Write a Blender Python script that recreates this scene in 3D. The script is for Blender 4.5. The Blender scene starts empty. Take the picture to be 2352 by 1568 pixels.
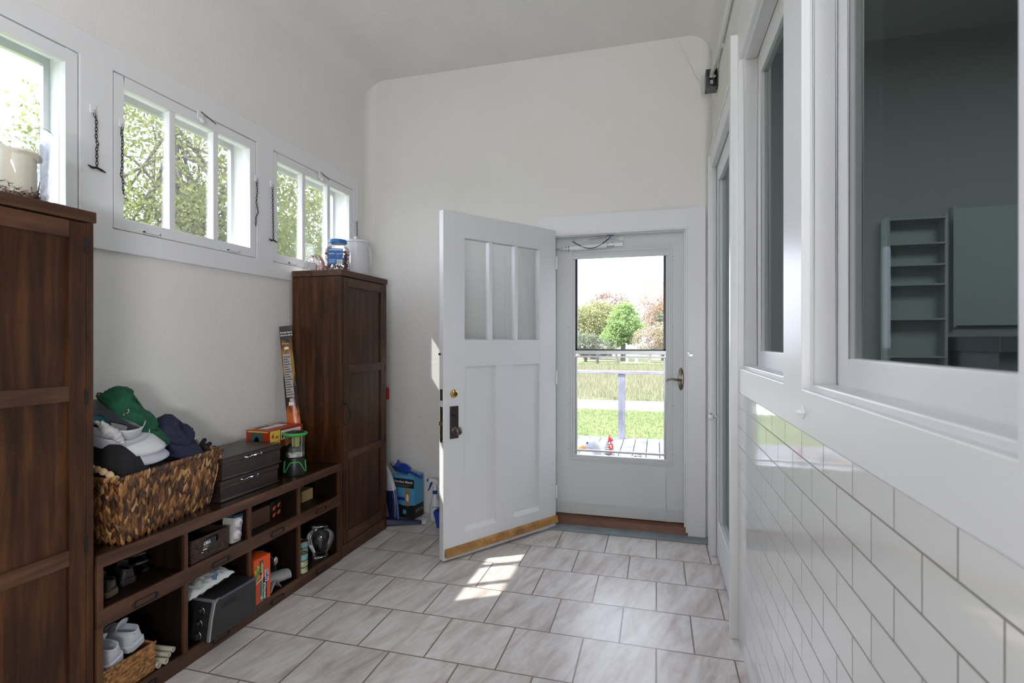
import bpy, bmesh, math, random
import numpy as np
from mathutils import Vector, Matrix, Euler
random.seed(7); rng = np.random.default_rng(7)
PI = math.pi
S = bpy.context.scene
COL = S.collection
# ------------------------------------------------------------------ camera
cd = bpy.data.cameras.new('camera'); cam = bpy.data.objects.new('camera', cd); COL.objects.link(cam)
cam.location = (0, 0, 1.30); cam.rotation_euler = (PI/2, 0, math.radians(15.4))
cd.sensor_width = 36; cd.lens = 18.444; cd.clip_start = 0.03; cd.clip_end = 400
cd.dof.use_dof = True; cd.dof.focus_distance = 3.2; cd.dof.aperture_fstop = 5.0
S.camera = cam
# ------------------------------------------------------------------ world, sun, added fill light, exposure
w = bpy.data.worlds.new('sky'); S.world = w; w.use_nodes = True
bg = w.node_tree.nodes['Background']; bg.inputs[0].default_value = (0.80, 0.85, 1.0, 1); bg.inputs[1].default_value = 5.8
sd = bpy.data.lights.new('sun', 'SUN'); sd.energy = 12.0; sd.angle = math.radians(0.6); sd.color = (1.0, 0.96, 0.88)
sun = bpy.data.objects.new('sun', sd); COL.objects.link(sun)
sun.rotation_euler = Vector((1, 0.58, -1.53)).to_track_quat('-Z', 'Y').to_euler()
ld = bpy.data.lights.new('unseen_fill_light', 'AREA'); ld.shape = 'RECTANGLE'; ld.size = 1.1; ld.size_y = 0.16; ld.energy = 67; ld.color = (0.96, 0.97, 1.0)  # added fill from behind the camera, not a fixture of the room
lo = bpy.data.objects.new('unseen_fill_light', ld); COL.objects.link(lo); lo.location = (0.275, -1.2, 1.15)
_d = Vector((-0.60, 0.45, 1.15)).normalized(); _x = (Vector((0, 1, 0))-_d*_d.y).normalized(); _y = (-_d).cross(_x)
lo.rotation_euler = Matrix((_x, _y, -_d)).transposed().to_euler()
S.view_settings.view_transform = 'Standard'; S.view_settings.look = 'None'
S.view_settings.exposure = 0.38; S.view_settings.gamma = 1.0; S.view_settings.use_curve_mapping = False

# ------------------------------------------------------------------ materials
MATS = {}
def nm(name):
    m = bpy.data.materials.new(name); m.use_nodes = True
    nt = m.node_tree; b = nt.nodes['Principled BSDF']
    return m, nt, b
def setin(b, **k):
    for n, v in k.items():
        n = n.replace('_', ' ')
        if n in b.inputs: b.inputs[n].default_value = v
def flat(name, c, rough=0.5, metal=0.0, bump=0.0, bscale=60, var=0.0, vscale=8, spec=0.5, trans=0, emis=None, coat=0, stretch=(1,1,1), sss=0):
    if name in MATS: return MATS[name]
    m, nt, b = nm(name)
    c = (c[0], c[1], c[2], 1)
    setin(b, Base_Color=c, Roughness=rough, Metallic=metal, Specular_IOR_Level=spec, Transmission_Weight=trans, Coat_Weight=coat, Subsurface_Weight=sss)
    if sss: b.inputs['Subsurface Radius'].default_value = (0.02, 0.015, 0.01)
    if bump or var:
        tc = nt.nodes.new('ShaderNodeTexCoord'); mp = nt.nodes.new('ShaderNodeMapping'); mp.inputs['Scale'].default_value = stretch
        nt.links.new(tc.outputs['Object'], mp.inputs[0])
    if bump:
        n = nt.nodes.new('ShaderNodeTexNoise'); n.inputs['Scale'].default_value = bscale; n.inputs['Detail'].default_value = 4
        bp = nt.nodes.new('ShaderNodeBump'); bp.inputs['Strength'].default_value = bump; bp.inputs['Distance'].default_value = 0.01
        nt.links.new(mp.outputs[0], n.inputs['Vector']); nt.links.new(n.outputs['Fac'], bp.inputs['Height']); nt.links.new(bp.outputs[0], b.inputs['Normal'])
    if var:
        n = nt.nodes.new('ShaderNodeTexNoise'); n.inputs['Scale'].default_value = vscale; n.inputs['Detail'].default_value = 5
        r = nt.nodes.new('ShaderNodeValToRGB'); e = r.color_ramp.elements
        e[0].position = .3; e[1].position = .7
        e[0].color = (c[0]*(1-var), c[1]*(1-var), c[2]*(1-var), 1); e[1].color = (min(1, c[0]*(1+var)), min(1, c[1]*(1+var)), min(1, c[2]*(1+var)), 1)
        nt.links.new(mp.outputs[0], n.inputs['Vector']); nt.links.new(n.outputs['Fac'], r.inputs[0]); nt.links.new(r.outputs[0], b.inputs['Base Color'])
    MATS[name] = m; return m
def ramp(nt, src, stops):
    r = nt.nodes.new('ShaderNodeValToRGB'); e = r.color_ramp.elements
    while len(e) < len(stops): e.new(0.5)
    for i, (p, c) in enumerate(stops): e[i].position = p; e[i].color = (c[0], c[1], c[2], 1)
    nt.links.new(src, r.inputs[0]); return r.outputs[0]
def noise(nt, vec, scale, detail=4, rough=.5, dist=0):
    n = nt.nodes.new('ShaderNodeTexNoise'); n.inputs['Scale'].default_value = scale; n.inputs['Detail'].default_value = detail
    n.inputs['Roughness'].default_value = rough; n.inputs['Distortion'].default_value = dist
    nt.links.new(vec, n.inputs['Vector']); return n.outputs['Fac']
def mapping(nt, scale=(1,1,1), rot=(0,0,0), loc=(0,0,0), src='Object'):
    tc = nt.nodes.new('ShaderNodeTexCoord'); mp = nt.nodes.new('ShaderNodeMapping')
    mp.inputs['Scale'].default_value = scale; mp.inputs['Rotation'].default_value = rot; mp.inputs['Location'].default_value = loc
    nt.links.new(tc.outputs[src], mp.inputs[0]); return mp.outputs[0]
def bumpn(nt, b, h, strength, dist=0.01, prev=None):
    bp = nt.nodes.new('ShaderNodeBump'); bp.inputs['Strength'].default_value = strength; bp.inputs['Distance'].default_value = dist
    nt.links.new(h, bp.inputs['Height'])
    if prev: nt.links.new(prev, bp.inputs['Normal'])
    nt.links.new(bp.outputs[0], b.inputs['Normal']); return bp.outputs[0]
def mixc(nt, fac, a, bb, mode='MIX'):
    n = nt.nodes.new('ShaderNodeMix'); n.data_type = 'RGBA'; n.blend_type = mode
    for sock, v in ((n.inputs[0], fac), (n.inputs[6], a), (n.inputs[7], bb)):
        if hasattr(v, 'is_linked') or isinstance(v, bpy.types.NodeSocket): nt.links.new(v, sock)
        elif isinstance(v, (int, float)): sock.default_value = v
        else: sock.default_value = (v[0], v[1], v[2], 1)
    return n.outputs[2]
def math_(nt, op, a, b=None):
    n = nt.nodes.new('ShaderNodeMath'); n.operation = op
    for i, v in enumerate((a, b)):
        if v is None: continue
        if isinstance(v, bpy.types.NodeSocket): nt.links.new(v, n.inputs[i])
        else: n.inputs[i].default_value = v
    return n.outputs[0]

def mk_plaster():
    m, nt, b = nm('plaster'); v = mapping(nt)
    setin(b, Roughness=.62, Specular_IOR_Level=.35)
    nt.links.new(ramp(nt, noise(nt, v, 3, 4), [(.3, (.765, .75, .72)), (.7, (.795, .78, .755))]), b.inputs['Base Color'])
    p = bumpn(nt, b, noise(nt, v, 9, 6, .6, 1.2), .16, .02)
    bumpn(nt, b, noise(nt, mapping(nt, (1, 1, .6)), 45, 3, .5, .5), .10, .01, p)
    return m
PLASTER = mk_plaster()
def mk_paint(name, c, r=.38, grain=(6, 6, 60), strength=.08):
    m, nt, b = nm(name); setin(b, Base_Color=(*c, 1), Roughness=r)
    p = bumpn(nt, b, noise(nt, mapping(nt, grain), 3, 4, .6), strength, .004)
    bumpn(nt, b, noise(nt, mapping(nt), 6, 2), .05, .02, p)
    return m
PAINT = mk_paint('white_paint', (.77, .775, .79), .35, (30, 30, 3))
PAINTW = mk_paint('white_paint_wood', (.74, .745, .765), .38, (60, 60, 2.2), .35)
STORM = mk_paint('storm_door_paint', (.66, .69, .69), .45)
def mk_floor():
    m, nt, b = nm('floor_tile')
    setin(b, Specular_IOR_Level=.5)
    v = mapping(nt, (1, 1, 1), (0, 0, 0), (6.16+.001, 6.38-2.304, 0))
    br = nt.nodes.new('ShaderNodeTexBrick'); nt.links.new(v, br.inputs['Vector'])
    br.offset = .5; br.offset_frequency = 2; br.squash = 1
    for k, x in (('Color1', (0, 0, 0, 1)), ('Color2', (1, 1, 1, 1)), ('Mortar', (0.5, .5, .5, 1)), ('Scale', 1), ('Mortar Size', .0036), ('Mortar Smooth', .1), ('Bias', 0), ('Brick Width', .308), ('Row Height', .319)): br.inputs[k].default_value = x
    # streaks: offset the pattern per tile
    sep = nt.nodes.new('ShaderNodeSeparateColor'); nt.links.new(br.outputs['Color'], sep.inputs[0])
    comb = nt.nodes.new('ShaderNodeCombineXYZ'); nt.links.new(math_(nt, 'MULTIPLY', sep.outputs[0], 7.0), comb.inputs[0]); nt.links.new(math_(nt, 'MULTIPLY', sep.outputs[0], 13.0), comb.inputs[1])
    add = nt.nodes.new('ShaderNodeVectorMath'); add.operation = 'ADD'
    m2 = nt.nodes.new('ShaderNodeMapping'); m2.inputs['Scale'].default_value = (13, 3.0, 1); nt.links.new(mapping(nt, (1, 1, 1), (0, 0, math.radians(16))), m2.inputs[0]); nt.links.new(m2.outputs[0], add.inputs[0]); nt.links.new(comb.outputs[0], add.inputs[1])
    n1 = noise(nt, add.outputs[0], 1.0, 7, .62, .6)
    n2 = noise(nt, add.outputs[0], 3.4, 6, .7, .3)
    c1 = ramp(nt, n1, [(.30, (.47, .395, .36)), (.44, (.62, .565, .54)), (.56, (.71, .675, .66)), (.72, (.78, .755, .75))])
    c2 = ramp(nt, n2, [(.35, (.88, .85, .835)), (.6, (1, 1, 1))])
    c = mixc(nt, 1.0, c1, c2, 'MULTIPLY')
    tone = ramp(nt, sep.outputs[0], [(0, (.90, .90, .90)), (1, (1.0, 1.0, 1.0))])
    c = mixc(nt, 1.0, c, tone, 'MULTIPLY')
    # fine black grit by the threshold
    vz = nt.nodes.new('ShaderNodeTexVoronoi'); vz.inputs['Scale'].default_value = 55; nt.links.new(mapping(nt), vz.inputs['Vector'])
    g = nt.nodes.new('ShaderNodeTexGradient'); g.gradient_type = 'SPHERICAL'; nt.links.new(mapping(nt, (2.1, 4.0, 1), (0, 0, 0), (.72*2.1, -3.32*4.0, 0)), g.inputs[0])
    spot = math_(nt, 'LESS_THAN', vz.outputs['Distance'], math_(nt, 'MULTIPLY', g.outputs['Fac'], .26))
    c = mixc(nt, math_(nt, 'MULTIPLY', spot, .8), c, (.07, .065, .06))
    c = mixc(nt, br.outputs['Fac'], c, (.20, .16, .135))
    nt.links.new(c, b.inputs['Base Color'])
    rr = nt.nodes.new('ShaderNodeMapRange'); rr.inputs[3].default_value = .27; rr.inputs[4].default_value = .42; nt.links.new(n2, rr.inputs[0])
    nt.links.new(rr.outputs[0], b.inputs['Roughness'])
    inv = math_(nt, 'SUBTRACT', 1.0, br.outputs['Fac'])
    p = bumpn(nt, b, inv, .5, .003); bumpn(nt, b, n2, .08, .004, p)
    return m
FLOOR = mk_floor()
def mk_walltile():
    m, nt, b = nm('wall_tile'); setin(b, Roughness=.07, Specular_IOR_Level=.6)
    # local (y, z) -> brick (x, y)
    tc = nt.nodes.new('ShaderNodeTexCoord'); sp = nt.nodes.new('ShaderNodeSeparateXYZ'); nt.links.new(tc.outputs['Object'], sp.inputs[0])
    cb = nt.nodes.new('ShaderNodeCombineXYZ')
    nt.links.new(math_(nt, 'ADD', sp.outputs[1], 17.3-.738), cb.inputs[0]); nt.links.new(math_(nt, 'ADD', sp.outputs[2], 8.35-1.0165+.0835), cb.inputs[1])
    br = nt.nodes.new('ShaderNodeTexBrick'); nt.links.new(cb.outputs[0], br.inputs['Vector']); br.offset = .5; br.offset_frequency = 2
    for k, x in (('Color1', (.70, .70, .67, 1)), ('Color2', (.73, .73, .70, 1)), ('Mortar', (.23, .22, .20, 1)), ('Scale', 1), ('Mortar Size', .0019), ('Mortar Smooth', .2), ('Bias', 0), ('Brick Width', .173), ('Row Height', .0835)): br.inputs[k].default_value = x
    nt.links.new(br.outputs['Color'], b.inputs['Base Color'])
    p = bumpn(nt, b, math_(nt, 'SUBTRACT', 1.0, br.outputs['Fac']), .6, .003)
    bumpn(nt, b, noise(nt, mapping(nt), 14, 2, .4), .03, .012, p)
    rr = math_(nt, 'ADD', math_(nt, 'MULTIPLY', br.outputs['Fac'], .5), .07); nt.links.new(rr, b.inputs['Roughness'])
    return m
WTILE = mk_walltile()
def mk_wood(name, dark, mid, light, scale=(14, 14, 1.1), rough=.36, spec=.5):
    m, nt, b = nm(name); setin(b, Roughness=rough, Specular_IOR_Level=spec)
    v = mapping(nt, scale)
    n = noise(nt, v, 2.2, 7, .6, .6); n2 = noise(nt, mapping(nt), 4, 3)
    c = ramp(nt, n, [(.28, dark), (.5, mid), (.74, light)])
    c = mixc(nt, 1.0, c, ramp(nt, n2, [(.3, (.62, .62, .62)), (.7, (1.1, 1.1, 1.1))]), 'MULTIPLY')
    nt.links.new(c, b.inputs['Base Color'])
    bumpn(nt, b, noise(nt, mapping(nt, (scale[0]*3, scale[1]*3, scale[2]*2)), 3, 3), .10, .003)
    return m
WOOD = mk_wood('dark_stained_wood', (.017, .006, .0022), (.056, .019, .0062), (.125, .046, .014), spec=.35)
WOODH = mk_wood('dark_stained_wood_rail', (.038, .015, .0075), (.090, .037, .018), (.15, .066, .033), (14, 1.1, 14), .42, .4)
BLACKW = mk_wood('black_brown_wood', (.014, .007, .0055), (.028, .014, .011), (.055, .028, .021), (14, 1.1, 14), .34)
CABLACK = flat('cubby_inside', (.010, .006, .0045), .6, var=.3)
THRESH = mk_wood('red_brown_threshold', (.10, .030, .010), (.17, .050, .016), (.22, .07, .025), (1.2, 14, 14), .4)
OAK = mk_wood('worn_oak', (.22, .10, .03), (.42, .21, .06), (.55, .31, .11), (6, 6, 6), .6)
GREYB = flat('grey_painted_board', (.23, .26, .28), .5, bump=.1, var=.15)
def mk_glass(name, tint=(1, 1, 1), refl=.6, rough=0.0, ior=1.5):
    m = bpy.data.materials.new(name); m.use_nodes = True; nt = m.node_tree; nt.nodes.clear()
    o = nt.nodes.new('ShaderNodeOutputMaterial'); mx = nt.nodes.new('ShaderNodeMixShader'); t = nt.nodes.new('ShaderNodeBsdfTransparent'); g = nt.nodes.new('ShaderNodeBsdfGlossy')
    t.inputs[0].default_value = (*tint, 1); g.inputs['Roughness'].default_value = rough; g.inputs[0].default_value = (1, 1, 1, 1)
    f = nt.nodes.new('ShaderNodeFresnel'); f.inputs[0].default_value = ior
    nt.links.new(math_(nt, 'MULTIPLY', f.outputs[0], refl), mx.inputs[0]); nt.links.new(t.outputs[0], mx.inputs[1]); nt.links.new(g.outputs[0], mx.inputs[2]); nt.links.new(mx.outputs[0], o.inputs[0])
    return m
GLASS = mk_glass('window_glass', (.97, .98, .98), .55)
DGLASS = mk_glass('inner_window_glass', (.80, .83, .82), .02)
def mk_clear(name, c=(1, 1, 1), rough=0.0, ior=1.45):
    m, nt, b = nm(name); setin(b, Base_Color=(*c, 1), Roughness=rough, Transmission_Weight=1.0, IOR=ior); return m
CLEAR = mk_clear('clear_glass')
VESSEL = mk_glass('vessel_glass', (.96, .97, .98), .8, .02, 1.5)
CRYSTAL = mk_clear('crystal', (1, 1, 1), 0, 1.6)
BRASS = flat('brass', (.70, .50, .16), .22, 1.0)
BRONZE = flat('dark_bronze', (.085, .075, .066), .42, .8, bump=.05)
IRON = flat('black_iron', (.025, .025, .028), .45, .6)
STEEL = flat('steel', (.62, .62, .62), .25, 1.0)
ALU = flat('aluminium', (.55, .57, .58), .38, .7)
CHROME = flat('chrome', (.80, .80, .82), .12, 1.0)
BLACK = flat('black_plastic', (.012, .012, .014), .35)
RUBBER = flat('black_rubber', (.02, .02, .02), .6)
WPLAS = flat('white_plastic', (.80, .81, .83), .35)
DARKGAP = flat('dark_gap', (.02, .02, .02), .9)

# ------------------------------------------------------------------ mesh helpers
class MB:
    def __init__(s): s.v = []; s.f = []; s.mi = []; s.cur = 0
    def mat(s, i): s.cur = i; return s
    def add(s, vs, fs):
        o = len(s.v); s.v += [tuple(p) for p in vs]; s.f += [tuple(i+o for i in f) for f in fs]; s.mi += [s.cur]*len(fs); return s
    def box(s, x0, x1, y0, y1, z0, z1, M=None):
        v = [(x, y, z) for x in (x0, x1) for y in (y0, y1) for z in (z0, z1)]
        if M is not None: v = [tuple(M @ Vector(p)) for p in v]
        return s.add(v, [(0, 1, 3, 2), (4, 6, 7, 5), (0, 4, 5, 1), (2, 3, 7, 6), (0, 2, 6, 4), (1, 5, 7, 3)])
    def hexa(s, b, t):   # 4 bottom, 4 top points (ccw from above)
        return s.add(list(b)+list(t), [(3, 2, 1, 0), (4, 5, 6, 7), (0, 1, 5, 4), (1, 2, 6, 5), (2, 3, 7, 6), (3, 0, 4, 7)])
    def tube(s, pts, r, n=10, cap=True, closed=False):
        P = [Vector(p) for p in pts]; m = len(P); R = r if isinstance(r, (list, tuple)) else [r]*m
        vs = []; up = None
        for i, p in enumerate(P):
            if closed: d = (P[(i+1) % m]-P[i-1])
            else: d = (P[min(i+1, m-1)]-P[max(i-1, 0)])
            d = d.normalized() if d.length > 1e-9 else Vector((0, 0, 1))
            if up is None:
                up = Vector((0, 0, 1)) if abs(d.z) < .9 else Vector((1, 0, 0))
            a = (up - d*up.dot(d))
            a = a.normalized() if a.length > 1e-6 else d.orthogonal().normalized()
            up = a; b = d.cross(a)
            for k in range(n):
                t = 2*PI*k/n; vs.append(p+(a*math.cos(t)+b*math.sin(t))*R[i])
        fs = []
        for i in range(m if closed else m-1):
            j = (i+1) % m
            for k in range(n): fs.append((i*n+k, i*n+(k+1) % n, j*n+(k+1) % n, j*n+k))
        if cap and not closed: fs.append(tuple(reversed(range(n)))); fs.append(tuple((m-1)*n+k for k in range(n)))
        return s.add(vs, fs)
    def cyl(s, p0, p1, r0, r1=None, n=24): return s.tube([p0, p1], [r0, r0 if r1 is None else r1], n)
    def lathe(s, c, prof, n=32, M=None, wob=None, cap=True):    # prof: (r, z)
        vs = []; fs = []
        for i, (r, z) in enumerate(prof):
            for k in range(n):
                t = 2*PI*k/n; rr = r*(wob(t, i) if wob else 1)
                p = Vector((rr*math.cos(t), rr*math.sin(t), z))
                if M is not None: p = M @ p
                vs.append((p.x+c[0], p.y+c[1], p.z+c[2]))
        for i in range(len(prof)-1):
            for k in range(n): fs.append((i*n+k, i*n+(k+1) % n, (i+1)*n+(k+1) % n, (i+1)*n+k))
        if not cap: return s.add(vs, fs)
        if prof[0][0] > 1e-5: fs.append(tuple(reversed(range(n))))
        if prof[-1][0] > 1e-5: fs.append(tuple((len(prof)-1)*n+k for k in range(n)))
        return s.add(vs, fs)
    def ring(s, x0, x1, a, c, z0, z1, wl, wr, wb, wt, axis='x'):   # non-overlapping rectangular frame
        def bb(u0, u1, w0, w1):
            if axis == 'x': s.box(x0, x1, u0, u1, w0, w1)
            else: s.box(u0, u1, x0, x1, w0, w1)
        if wl: bb(a, a+wl, z0, z1)
        if wr: bb(c-wr, c, z0, z1)
        if wb: bb(a+wl, c-wr, z0, z0+wb)
        if wt: bb(a+wl, c-wr, z1-wt, z1)
        return s
    def prism(s, poly, h0, h1, axis='z'):     # poly list of (a,b); extruded along axis
        n = len(poly)
        def P(a, b, h): return {'z': (a, b, h), 'x': (h, a, b), 'y': (a, h, b)}[axis]
        vs = [P(a, b, h0) for a, b in poly]+[P(a, b, h1) for a, b in poly]
        fs = [tuple(reversed(range(n))), tuple(range(n, 2*n))]+[(i, (i+1) % n, n+(i+1) % n, n+i) for i in range(n)]
        return s.add(vs, fs)
    def grid(s, fn, nu, nv, closeu=False):
        vs = [fn(i/(nu if closeu else nu-1), j/(nv-1)) for i in range(nu) for j in range(nv)]; fs = []
        for i in range(nu if closeu else nu-1):
            for j in range(nv-1):
                a = i*nv+j; b = ((i+1) % nu)*nv+j; fs.append((a, b, b+1, a+1))
        return s.add(vs, fs)
    def sphere(s, c, r, n=16, m=10, M=None, sc=(1, 1, 1)):
        def fn(u, v):
            t = 2*PI*u; p = PI*(v-.5)
            q = Vector((math.cos(p)*math.cos(t)*r*sc[0], math.cos(p)*math.sin(t)*r*sc[1], math.sin(p)*r*sc[2]))
            if M is not None: q = M @ q
            return (q.x+c[0], q.y+c[1], q.z+c[2])
        return s.grid(fn, n, m, True)
    def build(s, name, mats, parent=None, smooth=False, bevel=0, local=False, solid=0, sub=0, fix=True, wn=False):
        me = bpy.data.meshes.new(name)
        off = Vector((0, 0, 0))
        if parent is not None and not local: 
            r = parent
            while r is not None: off += r.location; r = r.parent
        me.from_pydata([(x-off.x, y-off.y, z-off.z) for x, y, z in s.v], [], s.f)
        if not isinstance(mats, (list, tuple)): mats = [mats]
        for m in mats: me.materials.append(m)
        if len(mats) > 1: me.polygons.foreach_set('material_index', s.mi)
        if fix:
            bm = bmesh.new(); bm.from_mesh(me); bmesh.ops.remove_doubles(bm, verts=bm.verts, dist=1e-6); bmesh.ops.recalc_face_normals(bm, faces=bm.faces); bm.to_mesh(me); bm.free()
        if smooth:
            me.polygons.foreach_set('use_smooth', [True]*len(me.polygons))
            try: me.set_sharp_from_angle(angle=math.radians(smooth if smooth is not True else 40))
            except Exception: pass
        me.update()
        o = bpy.data.objects.new(name, me); COL.objects.link(o)
        if parent is not None: o.parent = parent
        if solid: md = o.modifiers.new('solid', 'SOLIDIFY'); md.thickness = solid; md.offset = 0
        if bevel:
            md = o.modifiers.new('bevel', 'BEVEL'); md.width = bevel; md.segments = 2; md.limit_method = 'ANGLE'; md.angle_limit = math.radians(40); md.harden_normals = False
        if sub: md = o.modifiers.new('sub', 'SUBSURF'); md.levels = sub; md.render_levels = sub
        return o
def tag(o, label=None, cat=None, group=None, kind=None):
    if label: o['label'] = label
    if cat: o['category'] = cat
    if group: o['group'] = group
    if kind: o['kind'] = kind
    return o
def empty(name, loc, label=None, cat=None, group=None, kind=None, rz=0):
    o = bpy.data.objects.new(name, None); COL.objects.link(o); o.location = loc; o.rotation_euler = (0, 0, rz); o.empty_display_size = .05
    return tag(o, label, cat, group, kind)
def part(name, mb, mat, parent, **k): return mb.build(name, mat, parent, **k)
def text_mesh(name, txt, size, mat, parent, origin, xdir, ydir, extrude=.0004, local=False, bold=0, spacing=1.0):
    cu = bpy.data.curves.new(name, 'FONT'); cu.body = txt; cu.size = size; cu.extrude = extrude; cu.resolution_u = 2; cu.offset = bold; cu.space_character = spacing
    to = bpy.data.objects.new(name, cu); COL.objects.link(to)
    dg = bpy.context.evaluated_depsgraph_get(); dg.update()
    me = bpy.data.meshes.new_from_object(to.evaluated_get(dg)); bpy.data.objects.remove(to)
    X = Vector(xdir).normalized(); Y = Vector(ydir).normalized(); Z = X.cross(Y)
    M = Matrix((( X.x, Y.x, Z.x, origin[0]), (X.y, Y.y, Z.y, origin[1]), (X.z, Y.z, Z.z, origin[2]), (0, 0, 0, 1)))
    me.transform(M)
    if parent is not None and not local:
        off = Vector((0, 0, 0)); r = parent
        while r is not None: off += r.location; r = r.parent
        me.transform(Matrix.Translation(-off))
    me.materials.clear(); me.materials.append(mat)
    o = bpy.data.objects.new(name, me); COL.objects.link(o)
    if parent is not None: o.parent = parent
    return o
def smooth_path(P, R, k=5):
    out = []; rad = []
    for i in range(len(P)-1):
        p0 = Vector(P[max(0, i-1)]); p1 = Vector(P[i]); p2 = Vector(P[i+1]); p3 = Vector(P[min(len(P)-1, i+2)])
        for j in range(k):
            t = j/k; out.append(.5*((2*p1)+(p2-p0)*t+(2*p0-5*p1+4*p2-p3)*t*t+(3*p1-p0-3*p2+p3)*t**3)); rad.append(R[i]+(R[i+1]-R[i])*(t*t*(3-2*t)))
    out.append(Vector(P[-1])); rad.append(R[-1]); return out, rad
def chain(mb, pts, link=.018, r=.0011, wid=.0045):
    P = [Vector(p) for p in pts]; L = [0]
    for a, b in zip(P, P[1:]): L.append(L[-1]+(b-a).length)
    n = max(2, int(L[-1]/(link*.72)))
    def at(s):
        for i in range(len(P)-1):
            if s <= L[i+1]+1e-9: return P[i].lerp(P[i+1], (s-L[i])/max(1e-9, L[i+1]-L[i]))
        return P[-1]
    for k in range(n):
        a = at(L[-1]*k/n); b = at(L[-1]*(k+1)/n); d = (b-a).normalized(); c = (a+b)/2
        q = d.orthogonal().normalized(); q = (Matrix.Rotation(PI/2*(k % 2)+.4, 3, d) @ q)
        ring = []
        for j in range(8):
            t = 2*PI*j/8; ring.append(c+d*(math.cos(t)*link/2)+q*(math.sin(t)*wid))
        mb.tube(ring, r, 5, closed=True)
    return mb

# ================================================================== ROOM
XL, XR, YE, ZC = -2.18, .351, 3.68, 3.335
YN = -2.6
def wall_box(b, axis, p0, p1, a0, a1, z0, z1, holes):
    # slab p0..p1 thick on axis, spanning a0..a1 by z0..z1, with rectangular holes; one welded skin without inner faces
    A = sorted({a0, a1}|{h[0] for h in holes}|{h[1] for h in holes}); Z = sorted({z0, z1}|{h[2] for h in holes}|{h[3] for h in holes})
    A = [a for a in A if a0 <= a <= a1]; Z = [z for z in Z if z0 <= z <= z1]
    def solid(i, j):
        if i < 0 or j < 0 or i >= len(A)-1 or j >= len(Z)-1: return False
        c = (A[i]+A[i+1])/2; d = (Z[j]+Z[j+1])/2
        return not any(h[0] < c < h[1] and h[2] < d < h[3] for h in holes)
    P = lambda p, a, z: (p, a, z) if axis == 'x' else (a, p, z)
    for i in range(len(A)-1):
        for j in range(len(Z)-1):
            if not solid(i, j): continue
            a, c, e, g = A[i], A[i+1], Z[j], Z[j+1]; q = (0, 1, 2, 3)
            b.add([P(p0, a, e), P(p0, c, e), P(p0, c, g), P(p0, a, g)], [q]); b.add([P(p1, a, e), P(p1, c, e), P(p1, c, g), P(p1, a, g)], [q])
            if not solid(i-1, j): b.add([P(p0, a, e), P(p1, a, e), P(p1, a, g), P(p0, a, g)], [q])
            if not solid(i+1, j): b.add([P(p0, c, e), P(p1, c, e), P(p1, c, g), P(p0, c, g)], [q])
            if not solid(i, j-1): b.add([P(p0, a, e), P(p1, a, e), P(p1, c, e), P(p0, c, e)], [q])
            if not solid(i, j+1): b.add([P(p0, a, g), P(p1, a, g), P(p1, c, g), P(p0, c, g)], [q])
    return b
LWIN = [(-1.17, -.367), (-.23, .573), (.712, 1.519), (1.650, 2.457), (2.590, 3.425)]
ZW0, ZW1 = 1.766, 2.419
b = MB(); wall_box(b, 'x', -2.34, XL, YN, YE, 0, ZC+.1, [(a, c, ZW0, ZW1) for a, c in LWIN])
tag(b.build('wall_left', PLASTER), kind='structure')
b = MB(); wall_box(b, 'y', YE, YE+.16, -2.34, XR+.12, -.4, ZC+.1, [(-.705, .200, .0, 2.062)])
tag(b.build('wall_far', PLASTER), kind='structure')
RWIN = [(.630, 1.425), (1.618, 2.445)]
b = MB(); wall_box(b, 'x', XR, XR+.12, YN, YE, 0, ZC+.1, [(a-.006, c+.006, 1.178, 2.521) for a, c in RWIN]+[(2.56, 3.392, 0, 2.36)])
tag(b.build('wall_right', PLASTER), kind='structure')
b = MB(); b.box(-2.34, XR+.12, YN-.1, YN, 0, ZC+.1); tag(b.build('wall_near', PLASTER), kind='structure')
b = MB(); b.box(-2.34, XR+.12, YN, YE+.0, -.12, 0); tag(b.build('floor', FLOOR), kind='structure')
# ceiling with coved sides
prof = []
for k in range(9): t = PI-k/8*PI/2; prof.append((XL+.13+.13*math.cos(t), ZC-.13+.13*math.sin(t)))
for k in range(9): t = PI/2-k/8*PI/2; prof.append((XR-.15+.15*math.cos(t), ZC-.17+.17*math.sin(t)))
prof += [(XR+.02, ZC-.17), (XR+.02, ZC+.15), (XL-.02, ZC+.15), (XL-.02, ZC-.13)]
b = MB(); b.prism(prof, YN, YE, 'y'); tag(b.build('ceiling', PLASTER, smooth=50), kind='structure')
# rounded plaster corner left/far
cp = [(XL-.01, YE+.01), (XL-.01, YE-.07)]
for k in range(7): t = PI-k/6*PI/2; cp.append((XL+.07+.07*math.cos(t), YE-.07+.07*math.sin(t)))
cp += [(XL+.07, YE+.01)]
b = MB(); b.prism(cp, 0, ZC, 'z'); tag(b.build('wall_corner', PLASTER, smooth=50), kind='structure')

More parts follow.
